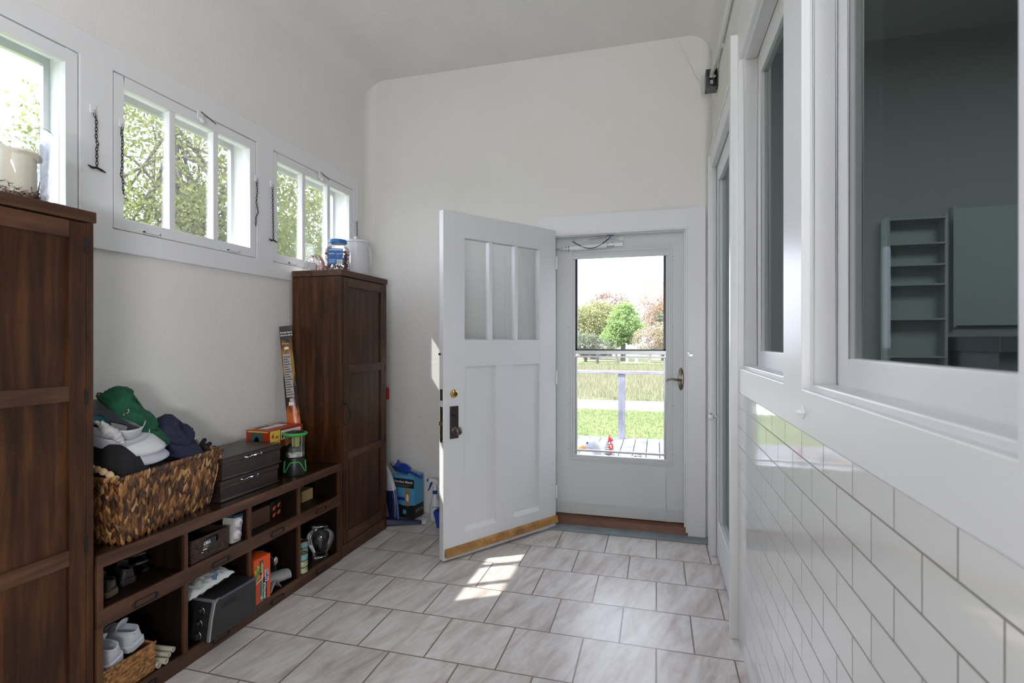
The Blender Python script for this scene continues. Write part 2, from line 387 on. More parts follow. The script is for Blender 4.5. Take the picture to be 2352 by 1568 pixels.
# ---- left window band of flat boards
b = MB(); XB = -2.160
wall_box(b, 'x', XL-.001, XB, -1.9, 3.50, 1.673, 2.518, [(a, c, ZW0, ZW1) for a, c in LWIN])
tag(b.build('trim_1', PAINT, bevel=.003), 'white painted board band running around the high windows', 'trim', kind='structure')
STUCCO = flat('reveal_stucco', (.74, .75, .75), .8, bump=.9, bscale=55)
SILLP = flat('sill_paint', (.76, .76, .78), .5)  # even off-white paint on the reveal linings
WDET = {}
for i, (a, c) in enumerate(LWIN):
    labs = ['high window behind the camera, farthest', 'high window behind the camera', 'high window behind the candle above the near cabinet',
            'middle high three-pane window above the bench', 'high three-pane window above the far dark cabinet']
    r = empty('window_%d' % (i+1), (XB, (a+c)/2, ZW0), 'white '+labs[i], 'window', kind='structure')
    g = .004; f = MB(); y0, y1, z0, z1 = a+g, c-g, ZW0+g, ZW1-g
    X0, X1 = XB-.040, XB-.004
    st, tr, br_, mu = .043, .050, .048, .031
    if i == 4: st = .030
    f.ring(X0, X1, y0, y1, z0, z1, st, st*(1 if i != 4 else 1.35), br_, tr)
    gy0, gy1 = y0+st, y1-st*(1 if i != 4 else 1.35)
    part('sash_frame', f, PAINT, r, bevel=.002)
    m = MB(); pw = (gy1-gy0-2*mu)/3
    for k in (1, 2):
        yy = gy0+pw*k+mu*(k-1); m.box(X0+.003, X1-.002, yy, yy+mu, z0+br_, z1-tr)
        # glazing bead steps
    part('mullions', m, PAINT, r, bevel=.003)
    q = MB()
    for k in range(3):
        yy = gy0+(pw+mu)*k; q.box(X0+.010, X0+.013, yy-.002, yy+pw+.002, z0+br_-.002, z1-tr+.002)
    part('pane', q, GLASS, r)
    # stop ring behind the sash, reveal and outer storm frame
    s_ = MB()
    s_.ring(X0-.014, X0-.001, a, c, ZW0, ZW1, .014, .014, .014, .014)
    part('stop', s_, PAINT, r)
    o_ = MB()
    o_.ring(-2.336, -2.312, a, c, ZW0, ZW1, .026, .026, .026, .036)
    part('outer_frame', o_, ALU, r, bevel=.002)
    l_ = MB()
    e = .004
    l_.ring(-2.312, X0-.014, a, c, ZW0, ZW1, e, e, e, e)
    part('reveal_lining', l_, STUCCO if i == 2 else SILLP, r)
    if i >= 3:
        p = MB()
        for yy in (a+.17, c-.17):
            p.box(X1, X1+.010, yy-.038, yy+.038, z0+.006, z0+.012); p.box(X1, X1+.010, yy-.038, yy-.034, z0+.004, z0+.018); p.box(X1, X1+.010, yy+.034, yy+.038, z0+.004, z0+.018)
        part('sash_lift', p, PAINT, r)
        k = MB(); ym = (a+c)/2+.02
        k.box(XB, XB+.007, ym-.018, ym+.018, ZW1-.035, ZW1+.008); k.cyl((XB+.005, ym, ZW1-.028), (XB+.022, ym, ZW1-.045), .009, n=12)
        part('latch', k, PAINT, r, bevel=.002)
        k = MB(); k.tube([(XB+.009, ym+.0, ZW1+.006), (XB+.012, ym+.03, ZW1-.004), (XB+.010, ym+.06, ZW1-.012), (XB+.010, ym+.09, ZW1-.020)], .0022, 6); part('latch_hook', k, IRON, r, smooth=True)
# hanging window chains
def win_chain(pts, label, bar=None):
    r = empty('window_chain', pts[0], label, 'chain', 'hanging window chains')
    p = MB(); x, y, z = pts[0]; p.box(XB, XB+.006, y-.012, y+.012, z-.002, z+.034); part('plate', p, PAINT, r, bevel=.002)
    k = MB(); k.tube([(XB, y, z+.012), (XB+.012, y, z+.012), (XB+.014, y, z+.004), (XB+.010, y, z)], .0022, 6); part('hook', k, STEEL, r)
    c = MB(); chain(c, pts, .019, .0014, .0042); part('links', c, IRON, r, smooth=True)
    if bar:
        q = MB(); x, y, z = pts[-1]
        q.tube([(x, y-.034, z+.004), (x, y-.018, z-.002), (x, y, z+.003), (x, y+.018, z-.002), (x, y+.034, z-.006)], [.002, .005, .004, .005, .002], 8); part('toggle_bar', q, IRON, r, smooth=True)
    return r
xc = XB+.008
win_chain([(xc, 1.566, 2.205), (xc+.002, 1.574, 2.185), (xc, 1.575, 2.10), (xc, 1.583, 2.09), (xc, 1.577, 2.075), (xc, 1.578, 1.990)], 'dark chain with a toggle bar, hanging between the candle window and the middle window', True)
win_chain([(xc, 1.681, 2.196), (xc, 1.676, 2.165), (xc, 1.682, 2.15), (xc, 1.680, 2.02), (xc, 1.674, 1.995), (xc, 1.684, 1.975), (xc, 1.686, 1.919)], 'crooked dark chain hanging over the left edge of the middle window')
win_chain([(xc, 2.446, 2.195), (xc, 2.450, 2.14), (xc, 2.443, 2.08), (xc, 2.456, 2.02), (xc, 2.440, 1.995), (xc, 2.438, 1.944)], 'crooked dark chain hanging over the right edge of the middle window')
win_chain([(xc, 2.571, 2.198), (xc, 2.574, 2.05), (xc, 2.578, 1.888)], 'straight dark chain with a toggle bar, left of the far window', True)
win_chain([(xc, 3.462, 2.193), (xc, 3.465, 2.12), (xc, 3.463, 1.98)], 'short chain hanging above the white lidded pail on the far cabinet')

# ---- end wall door casing, jamb, threshold
b = MB(); YF = 3.660
b.box(.200, .312, YF, YE, 0, 2.187); b.box(-.818, .200, YF, YE, 2.047, 2.187); b.box(-.818, -.705, YF, YE, 0, 2.047)
b.box(-.705, .200, YF-.004, YE, 2.047, 2.058)
tag(b.build('trim_2', PAINT, bevel=.003), 'white flat board casing around the storm door', 'trim', kind='structure')
b = MB()
b.box(.188, .200, YF+.004, YE+.15, .03, 2.062); b.box(-.705, -.697, YF+.004, YE+.15, .03, 2.062); b.box(-.697, .188, YF+.004, YE+.15, 2.052, 2.062)
b.box(.178, .188, YF+.030, YE+.05, .03, 2.052); b.box(-.697, .178, YF+.030, YE+.048, 2.040, 2.052)
tag(b.build('trim_3', PAINT, bevel=.002), kind='structure')
b = MB(); b.prism([(3.672, .012), (3.690, .060), (3.83, .070), (3.83, -.02), (3.672, -.02)], -.700, .197, 'x'); tag(b.build('trim_4', THRESH, bevel=.004), 'reddish brown wooden threshold under the storm door', 'threshold', kind='structure')
b = MB(); b.box(-.95, XR, 3.565, 3.680, 0, .012); tag(b.build('trim_5', GREYB, bevel=.003), 'grey painted board on the floor before the threshold', 'trim', kind='structure')

# ================================================================== storm door (door_2)
r = empty('door_2', (-.69, 3.74, .065), 'white storm door with two stacked glass openings in the far wall', 'door', kind='structure')
b = MB(); y0, y1 = 3.745, 3.785; ox0, ox1, oz0, oz1 = -.566, .066, .488, 1.900
b.box(-.6965, ox0, y0, y1, .068, 2.050); b.box(ox1, .1875, y0, y1, .068, 2.050); b.box(ox0, ox1, y0, y1, .068, oz0); b.box(ox0, ox1, y0, y1, oz1, 2.050)
part('door_slab', b, STORM, r, bevel=.003)
b = MB()
for (e, d) in ((.040, .004), (.026, .009)):
    b.ring(y0-d, y0, ox0-e, ox1+e, oz0-e, oz1+e+.02, .0135, .0135, .0135, .0135, axis='y')
b.ring(y0-.007, y0+.0095, ox0-.012, ox1+.012, oz0-.012, oz1-.0125, .016, .016, .016, 0, axis='y')
b.box(ox0-.016, ox1+.016, y0-.014, y0+.0095, oz1-.012, oz1+.012)
part('window_moulding', b, STORM, r, bevel=.0015)
b = MB()
b.box(ox0, ox0+.020, y0+.010, y0+.024, 1.236, oz1-.002); b.box(ox1-.020, ox1, y0+.010, y0+.024, 1.236, oz1-.002); b.box(ox0, ox0+.006, y0+.006, y0+.010, oz0, 1.236); b.box(ox1-.006, ox1, y0+.006, y0+.010, oz0, 1.236)
b.box(ox0+.006, ox1-.006, y0+.010, y0+.024, 1.236, 1.246)
part('gasket', b, BLACK, r)
b = MB()
b.box(ox0+.002, ox1-.002, y0+.004, y0+.024, 1.210, 1.236); b.box(ox0+.002, ox1-.002, y0-.004, y0+.014, 1.186, 1.197)
b.box(ox0, ox0+.018, y0+.012, y0+.022, oz0, 1.186); b.box(ox1-.018, ox1, y0+.012, y0+.022, oz0, 1.186)
b.box(ox0+.004, ox1-.004, y0+.006, y0+.022, .514, .528)
part('sash_rails', b, ALU, r, bevel=.0015)
b = MB(); b.box(ox0+.07, ox0+.16, y0-.001, y0+.004, 1.222, 1.228); part('sash_latch', b, WPLAS, r)
b = MB(); b.box(ox0+.01, ox1-.01, y0+.0155, y0+.0175, 1.24, oz1-.01); b.box(ox0+.012, ox1-.012, y0+.019, y0+.021, .522, 1.215); part('pane', b, GLASS, r)
b = MB()
for (x, z) in ((-.606, .53), (.106, .53), (-.606, .86), (.106, .86), (-.606, 1.40), (.106, 1.40), (-.606, 1.88), (.106, 1.88), (-.66, .12), (.155, .12)): b.cyl((x, y0-.003, z), (x, y0+.002, z), .0035, n=10)
part('screws', b, BRONZE, r)
b = MB(); b.box(-.690, .183, y0-.004, y0, .068, .150); part('kick_plate', b, mk_paint('kick_paint', (.60, .61, .61), .4), r, bevel=.001)
# lever handle
b = MB(); b.lathe((0, 0, 0), [(.001, 0), (.017, 0), (.0185, .003), (.016, .007), (.001, .008)], 20, Matrix.Translation((.160, y0, 1.045)) @ Matrix.Rotation(PI/2, 4, 'X') @ Matrix.Diagonal((1, 4.2, 1, 1)))
hp = part('handle_plate', b, flat('worn_bronze', (.20, .17, .14), .35, .85, var=.3, vscale=30), r, smooth=True)
b = MB(); b.tube([(.160, y0-.004, 1.038), (.160, y0-.040, 1.038), (.145, y0-.046, 1.040), (.10, y0-.046, 1.046), (.072, y0-.046, 1.042), (.060, y0-.046, 1.030)], [.009, .009, .008, .0065, .006, .004], 10)
part('lever', b, MATS['worn_bronze'], hp, smooth=True)
# closer
r2 = empty('door_closer', (-.6, 3.72, 1.98), 'white tubular door closer with chain at the top of the storm door', 'door closer')
b = MB(); b.cyl((-.625+.03, 3.715, 1.962), (-.335, 3.715, 1.975), .020, n=20); part('cylinder', b, WPLAS, r2, smooth=30)
b = MB(); b.cyl((-.70, 3.715, 1.958), (-.59, 3.715, 1.962), .007, n=10); b.cyl((-.650, 3.715, 1.945), (-.650, 3.715, 1.975), .003); b.cyl((-.615, 3.715, 1.94), (-.611, 3.715, 1.985), .008); part('rod', b, STEEL, r2, smooth=30)
b = MB(); b.box(-.335, -.285, 3.708, 3.722, 1.968, 1.984); b.box(-.290, -.225, 3.735, 3.745, 1.965, 1.992); b.cyl((-.30, 3.715, 1.955), (-.30, 3.715, 1.998), .004); part('bracket', b, ALU, r2, bevel=.001)
b = MB(); b.prism([(-.268, 2.022), (-.235, 2.034), (-.222, 2.030), (-.222, 2.004), (-.235, 2.002), (-.268, 2.014)], 3.735, 3.745, 'y'); b.cyl((-.345, 3.73, 2.018), (-.268, 3.73, 2.018), .002); part('chain_plate', b, flat('green_grey_metal', (.45, .55, .50), .4, .5), r2)
b = MB(); cpts = [(-.575, 3.70, 2.010)]
for k in range(13):
    t = k/12; cpts.append((-.565+.25*t, 3.695, 2.003-.058*math.sin(PI*t)+.016*t))
chain(b, cpts, .020, .0014, .0038); part('chain', b, IRON, r2, smooth=True)
b = MB(); sp = [(-.46+.125*t/60, 3.705+.008*math.cos(t*1.7), 2.022+.010*t/60+.008*math.sin(t*1.7)) for t in range(0, 241, 1)]
sp = [(-.46+.125*k/240, 3.705+.009*math.cos(k*2*PI/12), 2.022+.014*k/240+.009*math.sin(k*2*PI/12)) for k in range(241)]
b.tube(sp, .0011, 5); b.cyl((-.70, 3.705, 2.03), (-.46, 3.705, 2.024), .0012); part('spring', b, STEEL, r2)
b = MB(); b.box(-.335, -.285, 3.690, 3.712, 2.036, 2.042); b.cyl((-.31, 3.702, 2.025), (-.31, 3.702, 2.042), .006); part('hook_plate', b, flat('blue_steel', (.12, .15, .28), .3, .8), r2)
# strike on the casing
r3 = empty('latch_keeper', (.205, 3.655, 1.21), 'small white keeper screwed to the right casing of the storm door', 'latch')
b = MB(); b.box(.196, .208, 3.650, 3.660, 1.190, 1.230); part('plate', b, WPLAS, r3, bevel=.001)
b = MB(); b.box(.208, .228, 3.648, 3.656, 1.204, 1.214); b.cyl((.203, 3.648, 1.222), (.203, 3.652, 1.222), .004); part('catch', b, STEEL, r3)

# ================================================================== open wooden door (door_1)
ANG = math.radians(55.36)
r = empty('door_1', (-1.207, 2.862, 0), 'open white panelled wooden door with three glass panes', 'door', kind='structure', rz=ANG)
# local: +x along door toward hinge, camera face at y=0 is y-negative side; body goes to +y
TH = .044; Wd = .926
b = MB(); z0, z1 = .008, 2.076
def dbox(x0, x1, y0, y1, zz0, zz1): b.box(x0, x1, y0, y1, zz0, zz1)
gx0, gx1, gz0, gz1 = .151, .772, 1.310, 1.927
px = [(.157, .398), (.543, .777)]; pz0, pz1 = .150, 1.147
b.box(0, gx0, 0, TH, z0, z1); b.box(gx1, Wd, 0, TH, z0, z1)
b.box(gx0, gx1, 0, TH, gz1, z1); b.box(gx0, gx1, 0, TH, pz1, gz0); b.box(gx0, gx1, 0, TH, z0, pz0)
b.box(px[0][1], px[1][0], 0, TH, pz0, pz1); b.box(gx0, px[0][0], 0, TH, pz0, pz1); 
part('frame', b, PAINTW, r, local=True, bevel=.0025)
b = MB()
for (a, c) in px:
    b.box(a, c, .013, .031, pz0, pz1)
part('lower_panel', b, PAINTW, r, local=True)
b = MB()   # bevelled bottom ledges of the panels
for (a, c) in px:
    b.add([(a, 0.0, pz0-.001), (c, 0.0, pz0-.001), (c, .014, pz0-.001), (a, .014, pz0-.001), (a+.004, .013, pz0+.028), (c-.004, .013, pz0+.028)], [(0, 1, 5, 4), (0, 4, 3), (1, 2, 5), (2, 3, 4, 5), (0, 3, 2, 1)])
part('panel_ledge', b, PAINT, r, local=True)
b = MB()
for (a, c) in ((.342, .370), (.554, .582)): b.box(a, c, .004, .040, gz0, gz1)
part('muntins', b, PAINT, r, local=True, bevel=.003)
b = MB(); b.box(gx0-.004, gx1+.004, .020, .0225, gz0-.004, gz1+.004); part('pane', b, GLASS, r, local=True)
b = MB()
b.box(gx0, gx1, .024, .044, gz0-.001, gz0+.008); part('glazing_bead', b, PAINT, r, local=True)
b = MB(); b.hexa([(.008, 0.0, .030), (.932, 0.0, .040), (.932, -.026, .040), (.008, -.026, .030)][::-1], [(.008, 0.0, .078), (.932, 0.0, .088), (.932, -.016, .078), (.008, -.016, .068)][::-1])
part('weather_strip', b, OAK, r, local=True, bevel=.004)
b = MB(); b.lathe((0, 0, 0), [(.001, .016), (.013, .016), (.015, .012), (.022, .009), (.026, 0)], 28, Matrix.Translation((.074, 0, .989)) @ Matrix.Rotation(PI/2, 4, 'X')); db = part('deadbolt', b, BRASS, r, local=True, smooth=30)
b = MB(); b.cyl((.076, -.016, .989), (.076, -.020, .989), .0125, n=20); kk = part('key_cylinder', b, flat('dull_brass', (.35, .26, .10), .3, 1.0), db, local=True, smooth=30)
b = MB(); b.box(.0745, .0775, -.0205, -.0200, .981, .996); part('key_slot', b, BLACK, kk, local=True)
b = MB(); b.box(.045, .106, -.004, 0, .722, .915); hp = part('knob_plate', b, BRONZE, r, local=True, bevel=.0015)
b = MB(); b.lathe((0, 0, 0), [(.001, .020), (.010, .020), (.013, .014), (.017, .006), (.018, 0)], 24, Matrix.Translation((.074, -.004, .873)) @ Matrix.Rotation(PI/2, 4, 'X')); part('thumb_turn', b, BRONZE, hp, local=True, smooth=True)
b = MB(); b.lathe((0, 0, 0), [(.001, .062), (.012, .060), (.021, .052), (.0255, .042), (.022, .031), (.011, .024), (.009, .014), (.013, .006), (.020, 0)], 28, Matrix.Translation((.076, -.004, .771)) @ Matrix.Rotation(PI/2, 4, 'X')); part('door_knob', b, flat('knob_metal', (.13, .105, .09), .28, .8), hp, local=True, smooth=True)
b = MB(); b.box(-.0015, 0, .006, .032, .952, 1.018); b.box(-.0025, 0, .010, .026, .965, 1.005); part('deadbolt_faceplate', b, flat('aged_brass', (.22, .18, .08), .4, .9, var=.5, vscale=60), r, local=True)
b = MB(); b.box(-.0015, 0, .006, .032, .705, .915); b.box(-.012, 0, .012, .026, .805, .828); part('lock_faceplate', b, MATS['aged_brass'], r, local=True)
b = MB(); b.cyl((-.012, .03, 1.225), (0, .03, 1.225), .006, n=12); part('peg', b, BLACK, r, local=True)
b = MB()
for z in (.25, 1.05, 1.85):
    b = MB(); b.cyl((Wd+.004, -.004, z-.045), (Wd+.004, -.004, z+.045), .006, n=12); part('hinge', b, PAINT, r, local=True, smooth=30)

# ================================================================== right wall: board, tile, windows, glazed door
b = MB(); XF = .342
wall_box(b, 'x', XF, XR+.016, YN, 2.470, 1.080, 2.72, [(a, c, 1.184, 2.515) for a, c in RWIN])
tag(b.build('trim_6', PAINT, bevel=.003), 'white painted boards around the two inner windows', 'trim', kind='structure')
b = MB(); b.box(.3435, XR+.01, YN, 2.462, 0, 1.080); tag(b.build('trim_7', WTILE), 'glossy off-white subway tile wainscot on the right wall', 'wall tile', kind='structure')
for i, (a, c) in enumerate(RWIN):
    r = empty('window_%d' % (6+i), (XR, (a+c)/2, 1.184), ['white framed inner window nearest the camera with dim room behind', 'white framed inner window beside the glazed door'][i], 'window', kind='structure')
    z0, z1 = 1.184, 2.515
    b = MB(); e = .014; X0, X1 = .360, .412
    b.ring(X0, X1, a-.004, c+.004, z0-.004, z1+.004, e+.004, e*1.8+.004, e+.004, e+.004)
    part('jamb', b, PAINT, r, bevel=.004)
    b = MB(); S0, S1 = .410, .445; st = .072
    b.ring(S0+.003, S1, a-.004, c+.004, z0-.004, z1+.004, .05, .024+st, .082, .109)
    part('sash_frame', b, PAINT, r, bevel=.004)
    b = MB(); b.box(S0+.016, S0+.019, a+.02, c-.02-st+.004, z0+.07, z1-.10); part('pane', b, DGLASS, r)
# thumb turn on the board
r = empty('window_hook', (XF, 1.411, 1.129), 'small white square screw hook below the nearest inner window', 'hook')
b = MB(); M = Matrix.Translation((XF, 1.411, 1.129)) @ Matrix.Rotation(PI/4, 4, 'X'); b.box(-.004, 0, -.0125, .0125, -.0125, .0125, M); part('plate', b, WPLAS, r, bevel=.001)
b = MB(); b.cyl((XF-.004, 1.411, 1.129), (XF-.016, 1.411, 1.131), .006, n=14); part('peg', b, WPLAS, r, smooth=30)
# glazed door casing
b = MB(); C0 = .318
b.box(C0, XR, 3.385, 3.475, 0, 2.455); b.box(C0, XR, 2.475, 2.565, 0, 2.64); b.box(C0, XR, 2.565, 3.385, 2.355, 2.455)
b.box(C0-.008, XR, 3.462, 3.478, 0, 2.462); b.box(C0-.008, XR, 2.565, 3.470, 2.448, 2.462); b.box(C0-.006, XR, 2.468, 2.490, 0, 2.64)
tag(b.build('trim_8', PAINT, bevel=.004), 'white casing around the narrow glazed door on the right', 'trim', kind='structure')
r = empty('door_3', (.37, 3.38, 0), 'white glazed door with a crystal knob on the right wall', 'door', kind='structure')
b = MB(); D0, D1 = .352, .392
b.box(D0, D1, 3.270, 3.380, .012, 2.350); b.box(D0, D1, 2.570, 2.68, .012, 2.350); b.box(D0, D1, 2.68, 3.270, .012, .235); b.box(D0, D1, 2.68, 3.27, 2.245, 2.35)
part('frame', b, PAINT, r, bevel=.003)
b = MB(); b.box(D0-.006, D0, 2.68, 3.27, .235, .250); b.box(D0-.006, D0, 2.665, 2.68, .235, 2.25); b.box(D0-.006, D0, 3.27, 3.285, .235, 2.25); part('glazing_bead', b, PAINT, r, bevel=.002)
b = MB(); b.box(D0+.018, D0+.021, 2.67, 3.28, .22, 2.26); part('pane', b, DGLASS, r)
b = MB(); b.cyl((D0, 3.322, .853), (D0-.004, 3.322, .853), .022, n=20); rs = part('rosette', b, CHROME, r, smooth=30)
b = MB(); b.tube([(D0-.004, 3.322, .853), (D0-.014, 3.322, .853), (D0-.022, 3.322, .853), (D0-.026, 3.322, .853)], [.007, .006, .009, .011], 12); st_ = part('stem', b, CHROME, rs, smooth=True)
b = MB(); b.lathe((0, 0, 0), [(.001, 0), (.012, 0), (.020, .007), (.0235, .015), (.020, .024), (.012, .028), (.001, .028)], 12, Matrix.Translation((D0-.026, 3.322, .853)) @ Matrix.Rotation(-PI/2, 4, 'Y')); part('door_knob', b, CRYSTAL, r)
# conduit and open junction box
r = empty('junction_box', (.33, 3.38, 2.88), 'open dark metal junction box high on the right wall', 'junction box')
b = MB(); bx0, bx1, by0, by1, bz0, bz1 = .282, .346, 3.30, 3.38, 2.80, 2.91; t = .002
b.box(bx0, bx0+t, by0, by1, bz0, bz1); b.box(bx0, bx1, by1-t, by1, bz0, bz1); b.box(bx0, bx1, by0, by1, bz0, bz0+t); b.box(bx1-t, bx1, by0, by1, bz0, bz1); b.box(bx0, bx1, by0, by1, bz1-t, bz1)
part('box', b, flat('galvanised_dark', (.16, .17, .17), .4, .7, var=.3, vscale=30), r)
b = MB(); b.box(.306, .322, 3.302, 3.310, 2.822, 2.845); b.cyl((.33, 3.31, 2.87), (.33, 3.335, 2.87), .009); part('knockout', b, STEEL, r)
r = empty('conduit', (.334, 3.30, 2.90), 'white painted conduit running along the top of the right wall', 'conduit')
b = MB(); b.tube([(.318, 3.340, 2.892), (.320, 3.320, 2.905), (.330, 3.26, 2.915), (.334, 3.10, 2.915), (.334, -2.2, 2.915)], .014, 12); part('pipe', b, flat('cream_paint', (.72, .73, .68), .45), r, smooth=True)
b = MB(); b.box(.340, .351, 3.03, 3.055, 2.895, 2.935); part('clamp', b, MATS['cream_paint'], r)
b = MB(); b.cyl((.318, 3.341, 2.893), (.318, 3.349, 2.884), .014, n=12); part('connector', b, MATS['cream_paint'], r)
b = MB(); b.tube([(.147, 3.672, 3.30), (.25, 3.65, 3.05), (.335, 3.44, 2.78), (.343, 3.40, 2.70)], .0018, 6); tag(b.build('thin_cable', MATS['cream_paint']), 'thin pale wire slanting across the upper far wall to the right corner', 'wire')

# ================================================================== room behind the inner windows
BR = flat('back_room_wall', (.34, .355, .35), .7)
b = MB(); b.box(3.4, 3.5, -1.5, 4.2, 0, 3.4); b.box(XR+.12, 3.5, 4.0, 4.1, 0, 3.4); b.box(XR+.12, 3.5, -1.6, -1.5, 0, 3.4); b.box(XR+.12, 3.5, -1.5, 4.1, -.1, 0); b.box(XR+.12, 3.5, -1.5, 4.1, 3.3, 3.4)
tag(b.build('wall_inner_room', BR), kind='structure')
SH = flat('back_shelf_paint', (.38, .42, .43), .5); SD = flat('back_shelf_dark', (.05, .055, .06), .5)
r = empty('shelf_unit', (1.45, 3.85, 0), 'tall narrow white shelf unit seen through the nearest inner window', 'shelf')
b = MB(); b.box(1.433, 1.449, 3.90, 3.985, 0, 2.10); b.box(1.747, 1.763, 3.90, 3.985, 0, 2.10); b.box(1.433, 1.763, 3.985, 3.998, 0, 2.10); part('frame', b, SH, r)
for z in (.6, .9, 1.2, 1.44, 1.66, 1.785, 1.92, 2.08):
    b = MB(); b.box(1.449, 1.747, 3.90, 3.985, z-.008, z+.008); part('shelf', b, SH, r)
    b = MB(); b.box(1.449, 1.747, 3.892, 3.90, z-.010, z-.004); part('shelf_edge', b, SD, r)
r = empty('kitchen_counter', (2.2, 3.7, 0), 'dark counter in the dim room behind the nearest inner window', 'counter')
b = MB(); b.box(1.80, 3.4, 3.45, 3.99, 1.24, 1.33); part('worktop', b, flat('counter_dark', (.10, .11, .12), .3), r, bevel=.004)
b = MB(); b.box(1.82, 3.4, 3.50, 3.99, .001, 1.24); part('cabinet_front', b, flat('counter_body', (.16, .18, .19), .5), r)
r = empty('door_reflection', (2.0, 3.98, 1.4), 'pale flat panel added as the open door mirrored in the nearest inner window', 'panel')  # added board that paints in the open door's reflection on the glass
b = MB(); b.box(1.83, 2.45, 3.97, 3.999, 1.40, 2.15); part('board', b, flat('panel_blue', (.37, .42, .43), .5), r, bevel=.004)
b = MB(); b.box(1.82, 1.835, 3.96, 3.999, 1.39, 2.16); b.box(2.29, 2.31, 3.96, 3.999, 1.39, 2.16); part('panel_trim', b, SH, r)
il = bpy.data.lights.new('inner_room_fill', 'AREA'); il.size = 1.2; il.energy = 22; il.color = (.9, .97, 1)  # added fill that lifts the room behind the glass, no lamp known there
io = bpy.data.objects.new('inner_room_fill', il); COL.objects.link(io); io.location = (2.2, 1.8, 3.2)

# ================================================================== dark cabinets and cubby bench
CX = -1.808; CB = -2.152
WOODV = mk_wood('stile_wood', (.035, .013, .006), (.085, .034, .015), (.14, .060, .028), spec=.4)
SHADEW = mk_wood('shaded_divider_wood', (.005, .0025, .0015), (.012, .0055, .0032), (.024, .010, .005), rough=.5, spec=.25)  # same wood as the stiles, cubby shade put into the colour
def tall_cabinet(y0, y1, label, handle=True):
    r = empty('tall_cabinet', ((CX+CB)/2, (y0+y1)/2, 0), label, 'cabinet', 'tall dark wood cabinets')
    b = MB(); zt = 1.692
    b.box(CB, CX-.022, y0, y0+.018, 0, zt); b.box(CB, CX-.022, y1-.018, y1, 0, zt); b.box(CB, CB+.01, y0+.018, y1-.018, 0, zt)
    b.box(CX-.022, CX-.004, y0, y0+.020, 0, zt); b.box(CX-.022, CX-.004, y1-.024, y1, 0, zt)
    b.box(CB+.01, CX-.03, y0+.018, y1-.018, .05, .07)
    part('body', b, WOOD, r, bevel=.0015)
    b = MB(); b.box(CB, CX+.002, y0-.006, y1+.006, zt+.002, 1.731); part('top', b, WOODH, r, bevel=.003)
    b = MB(); b.box(CB+.02, CX-.006, y0+.02, y1-.02, 0, .075); part('plinth', b, WOODH, r, bevel=.001)
    d0, d1 = y0+.0225, y1-.0265; zb = .082; z1 = zt-.004
    b = MB(); xs, xe = CX-.022, CX-.001; sw = .050
    b.box(xs, xe, d0, d0+sw, zb, z1); b.box(xs, xe, d1-sw, d1, zb, z1)
    dr = part('door', b, WOOD, r, bevel=.0012)
    for (a, c) in ((z1-.055, z1), (1.108, 1.158), (.582, .632), (zb, zb+.062)):
        b = MB(); b.box(xs, xe, d0+sw+.0006, d1-sw-.0006, a, c); part('rail', b, WOODH, dr, bevel=.0012)
    b = MB(); b.box(xs, xe-.010, d0+sw, d1-sw, zb, z1); part('panel', b, WOOD, dr)
    for z in (1.617, 1.118, .630, .15):
        b = MB(); b.box(CX-.003, CX+.002, d1-.004, d1+.006, z-.026, z+.026); part('hinge', b, IRON, dr, bevel=.001)
    if handle:
        b = MB(); yh = d0+.020
        pts = []
        for k in range(13):
            t = k/12; pts.append((CX+.004+.024*math.sin(PI*t), yh+.014*math.sin(PI*t), .808+.118*t))
        b.tube([(CX, yh-.002, .797), (CX+.004, yh, .803)]+pts+[(CX+.004, yh, .931), (CX, yh-.002, .937)], [.004, .0075]+[.0045+.0015*math.sin(PI*k/12) for k in range(13)]+[.0075, .004], 10)
        for z in (.803, .931): b.sphere((CX+.001, yh, z), .009, 12, 8, sc=(.6, 1, 1.5))
        part('handle', b, IRON, dr, smooth=True)
    return r
tall_cabinet(.772, 1.318, 'dark stained tall wooden cabinet nearest the camera, candle on top', True)
tall_cabinet(2.742, 3.288, 'dark stained tall wooden cabinet at the far end, biscuit jar and white pail on top', True)
BY0, BY1 = 1.326, 2.734
r = empty('cubby_bench', ((CX+CB)/2, (BY0+BY1)/2, 0), 'long dark wooden cubby bench with eight open compartments between the tall cabinets', 'bench')
b = MB(); b.box(CB, CX-.001, BY0-.004, BY1+.004, .538, .576); part('bench_top', b, mk_wood('bench_top_wood', (.014, .007, .004), (.034, .015, .008), (.055, .026, .014), (14, 1.1, 14), .22), r, bevel=.002)
b = MB(); b.box(CB, CX-.012, BY0, BY1, .372, .390); part('shelf', b, SHADEW, r)
b = MB(); b.box(CB, CX-.012, BY0, BY1, .046, .060); part('shelf', b, SHADEW, r)
b = MB(); b.box(CX-.012, CX, BY0, BY1, .534, .577); b.box(CX-.012, CX, BY0, BY1, .332, .391); b.box(CX-.012, CX, BY0, BY1, 0, .060); part('front_rail', b, WOODH, r, bevel=.0015)
DV = [1.326, 1.663, 2.006, 2.352, 2.712]
for k, y in enumerate(DV):
    wd = .019 if 0 < k < 4 else .022
    b = MB(); b.box(CB+.012, CX-.0135, y, y+wd, .060, .372); b.box(CB+.012, CX-.0135, y, y+wd, .390, .536); part('divider', b, SHADEW, r, bevel=.001)
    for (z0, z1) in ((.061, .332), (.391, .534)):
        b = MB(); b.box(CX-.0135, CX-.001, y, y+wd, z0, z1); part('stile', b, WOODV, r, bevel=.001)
b = MB(); b.box(CB, CB+.012, BY0, BY1, .05, .54); part('back_panel', b, CABLACK, r)
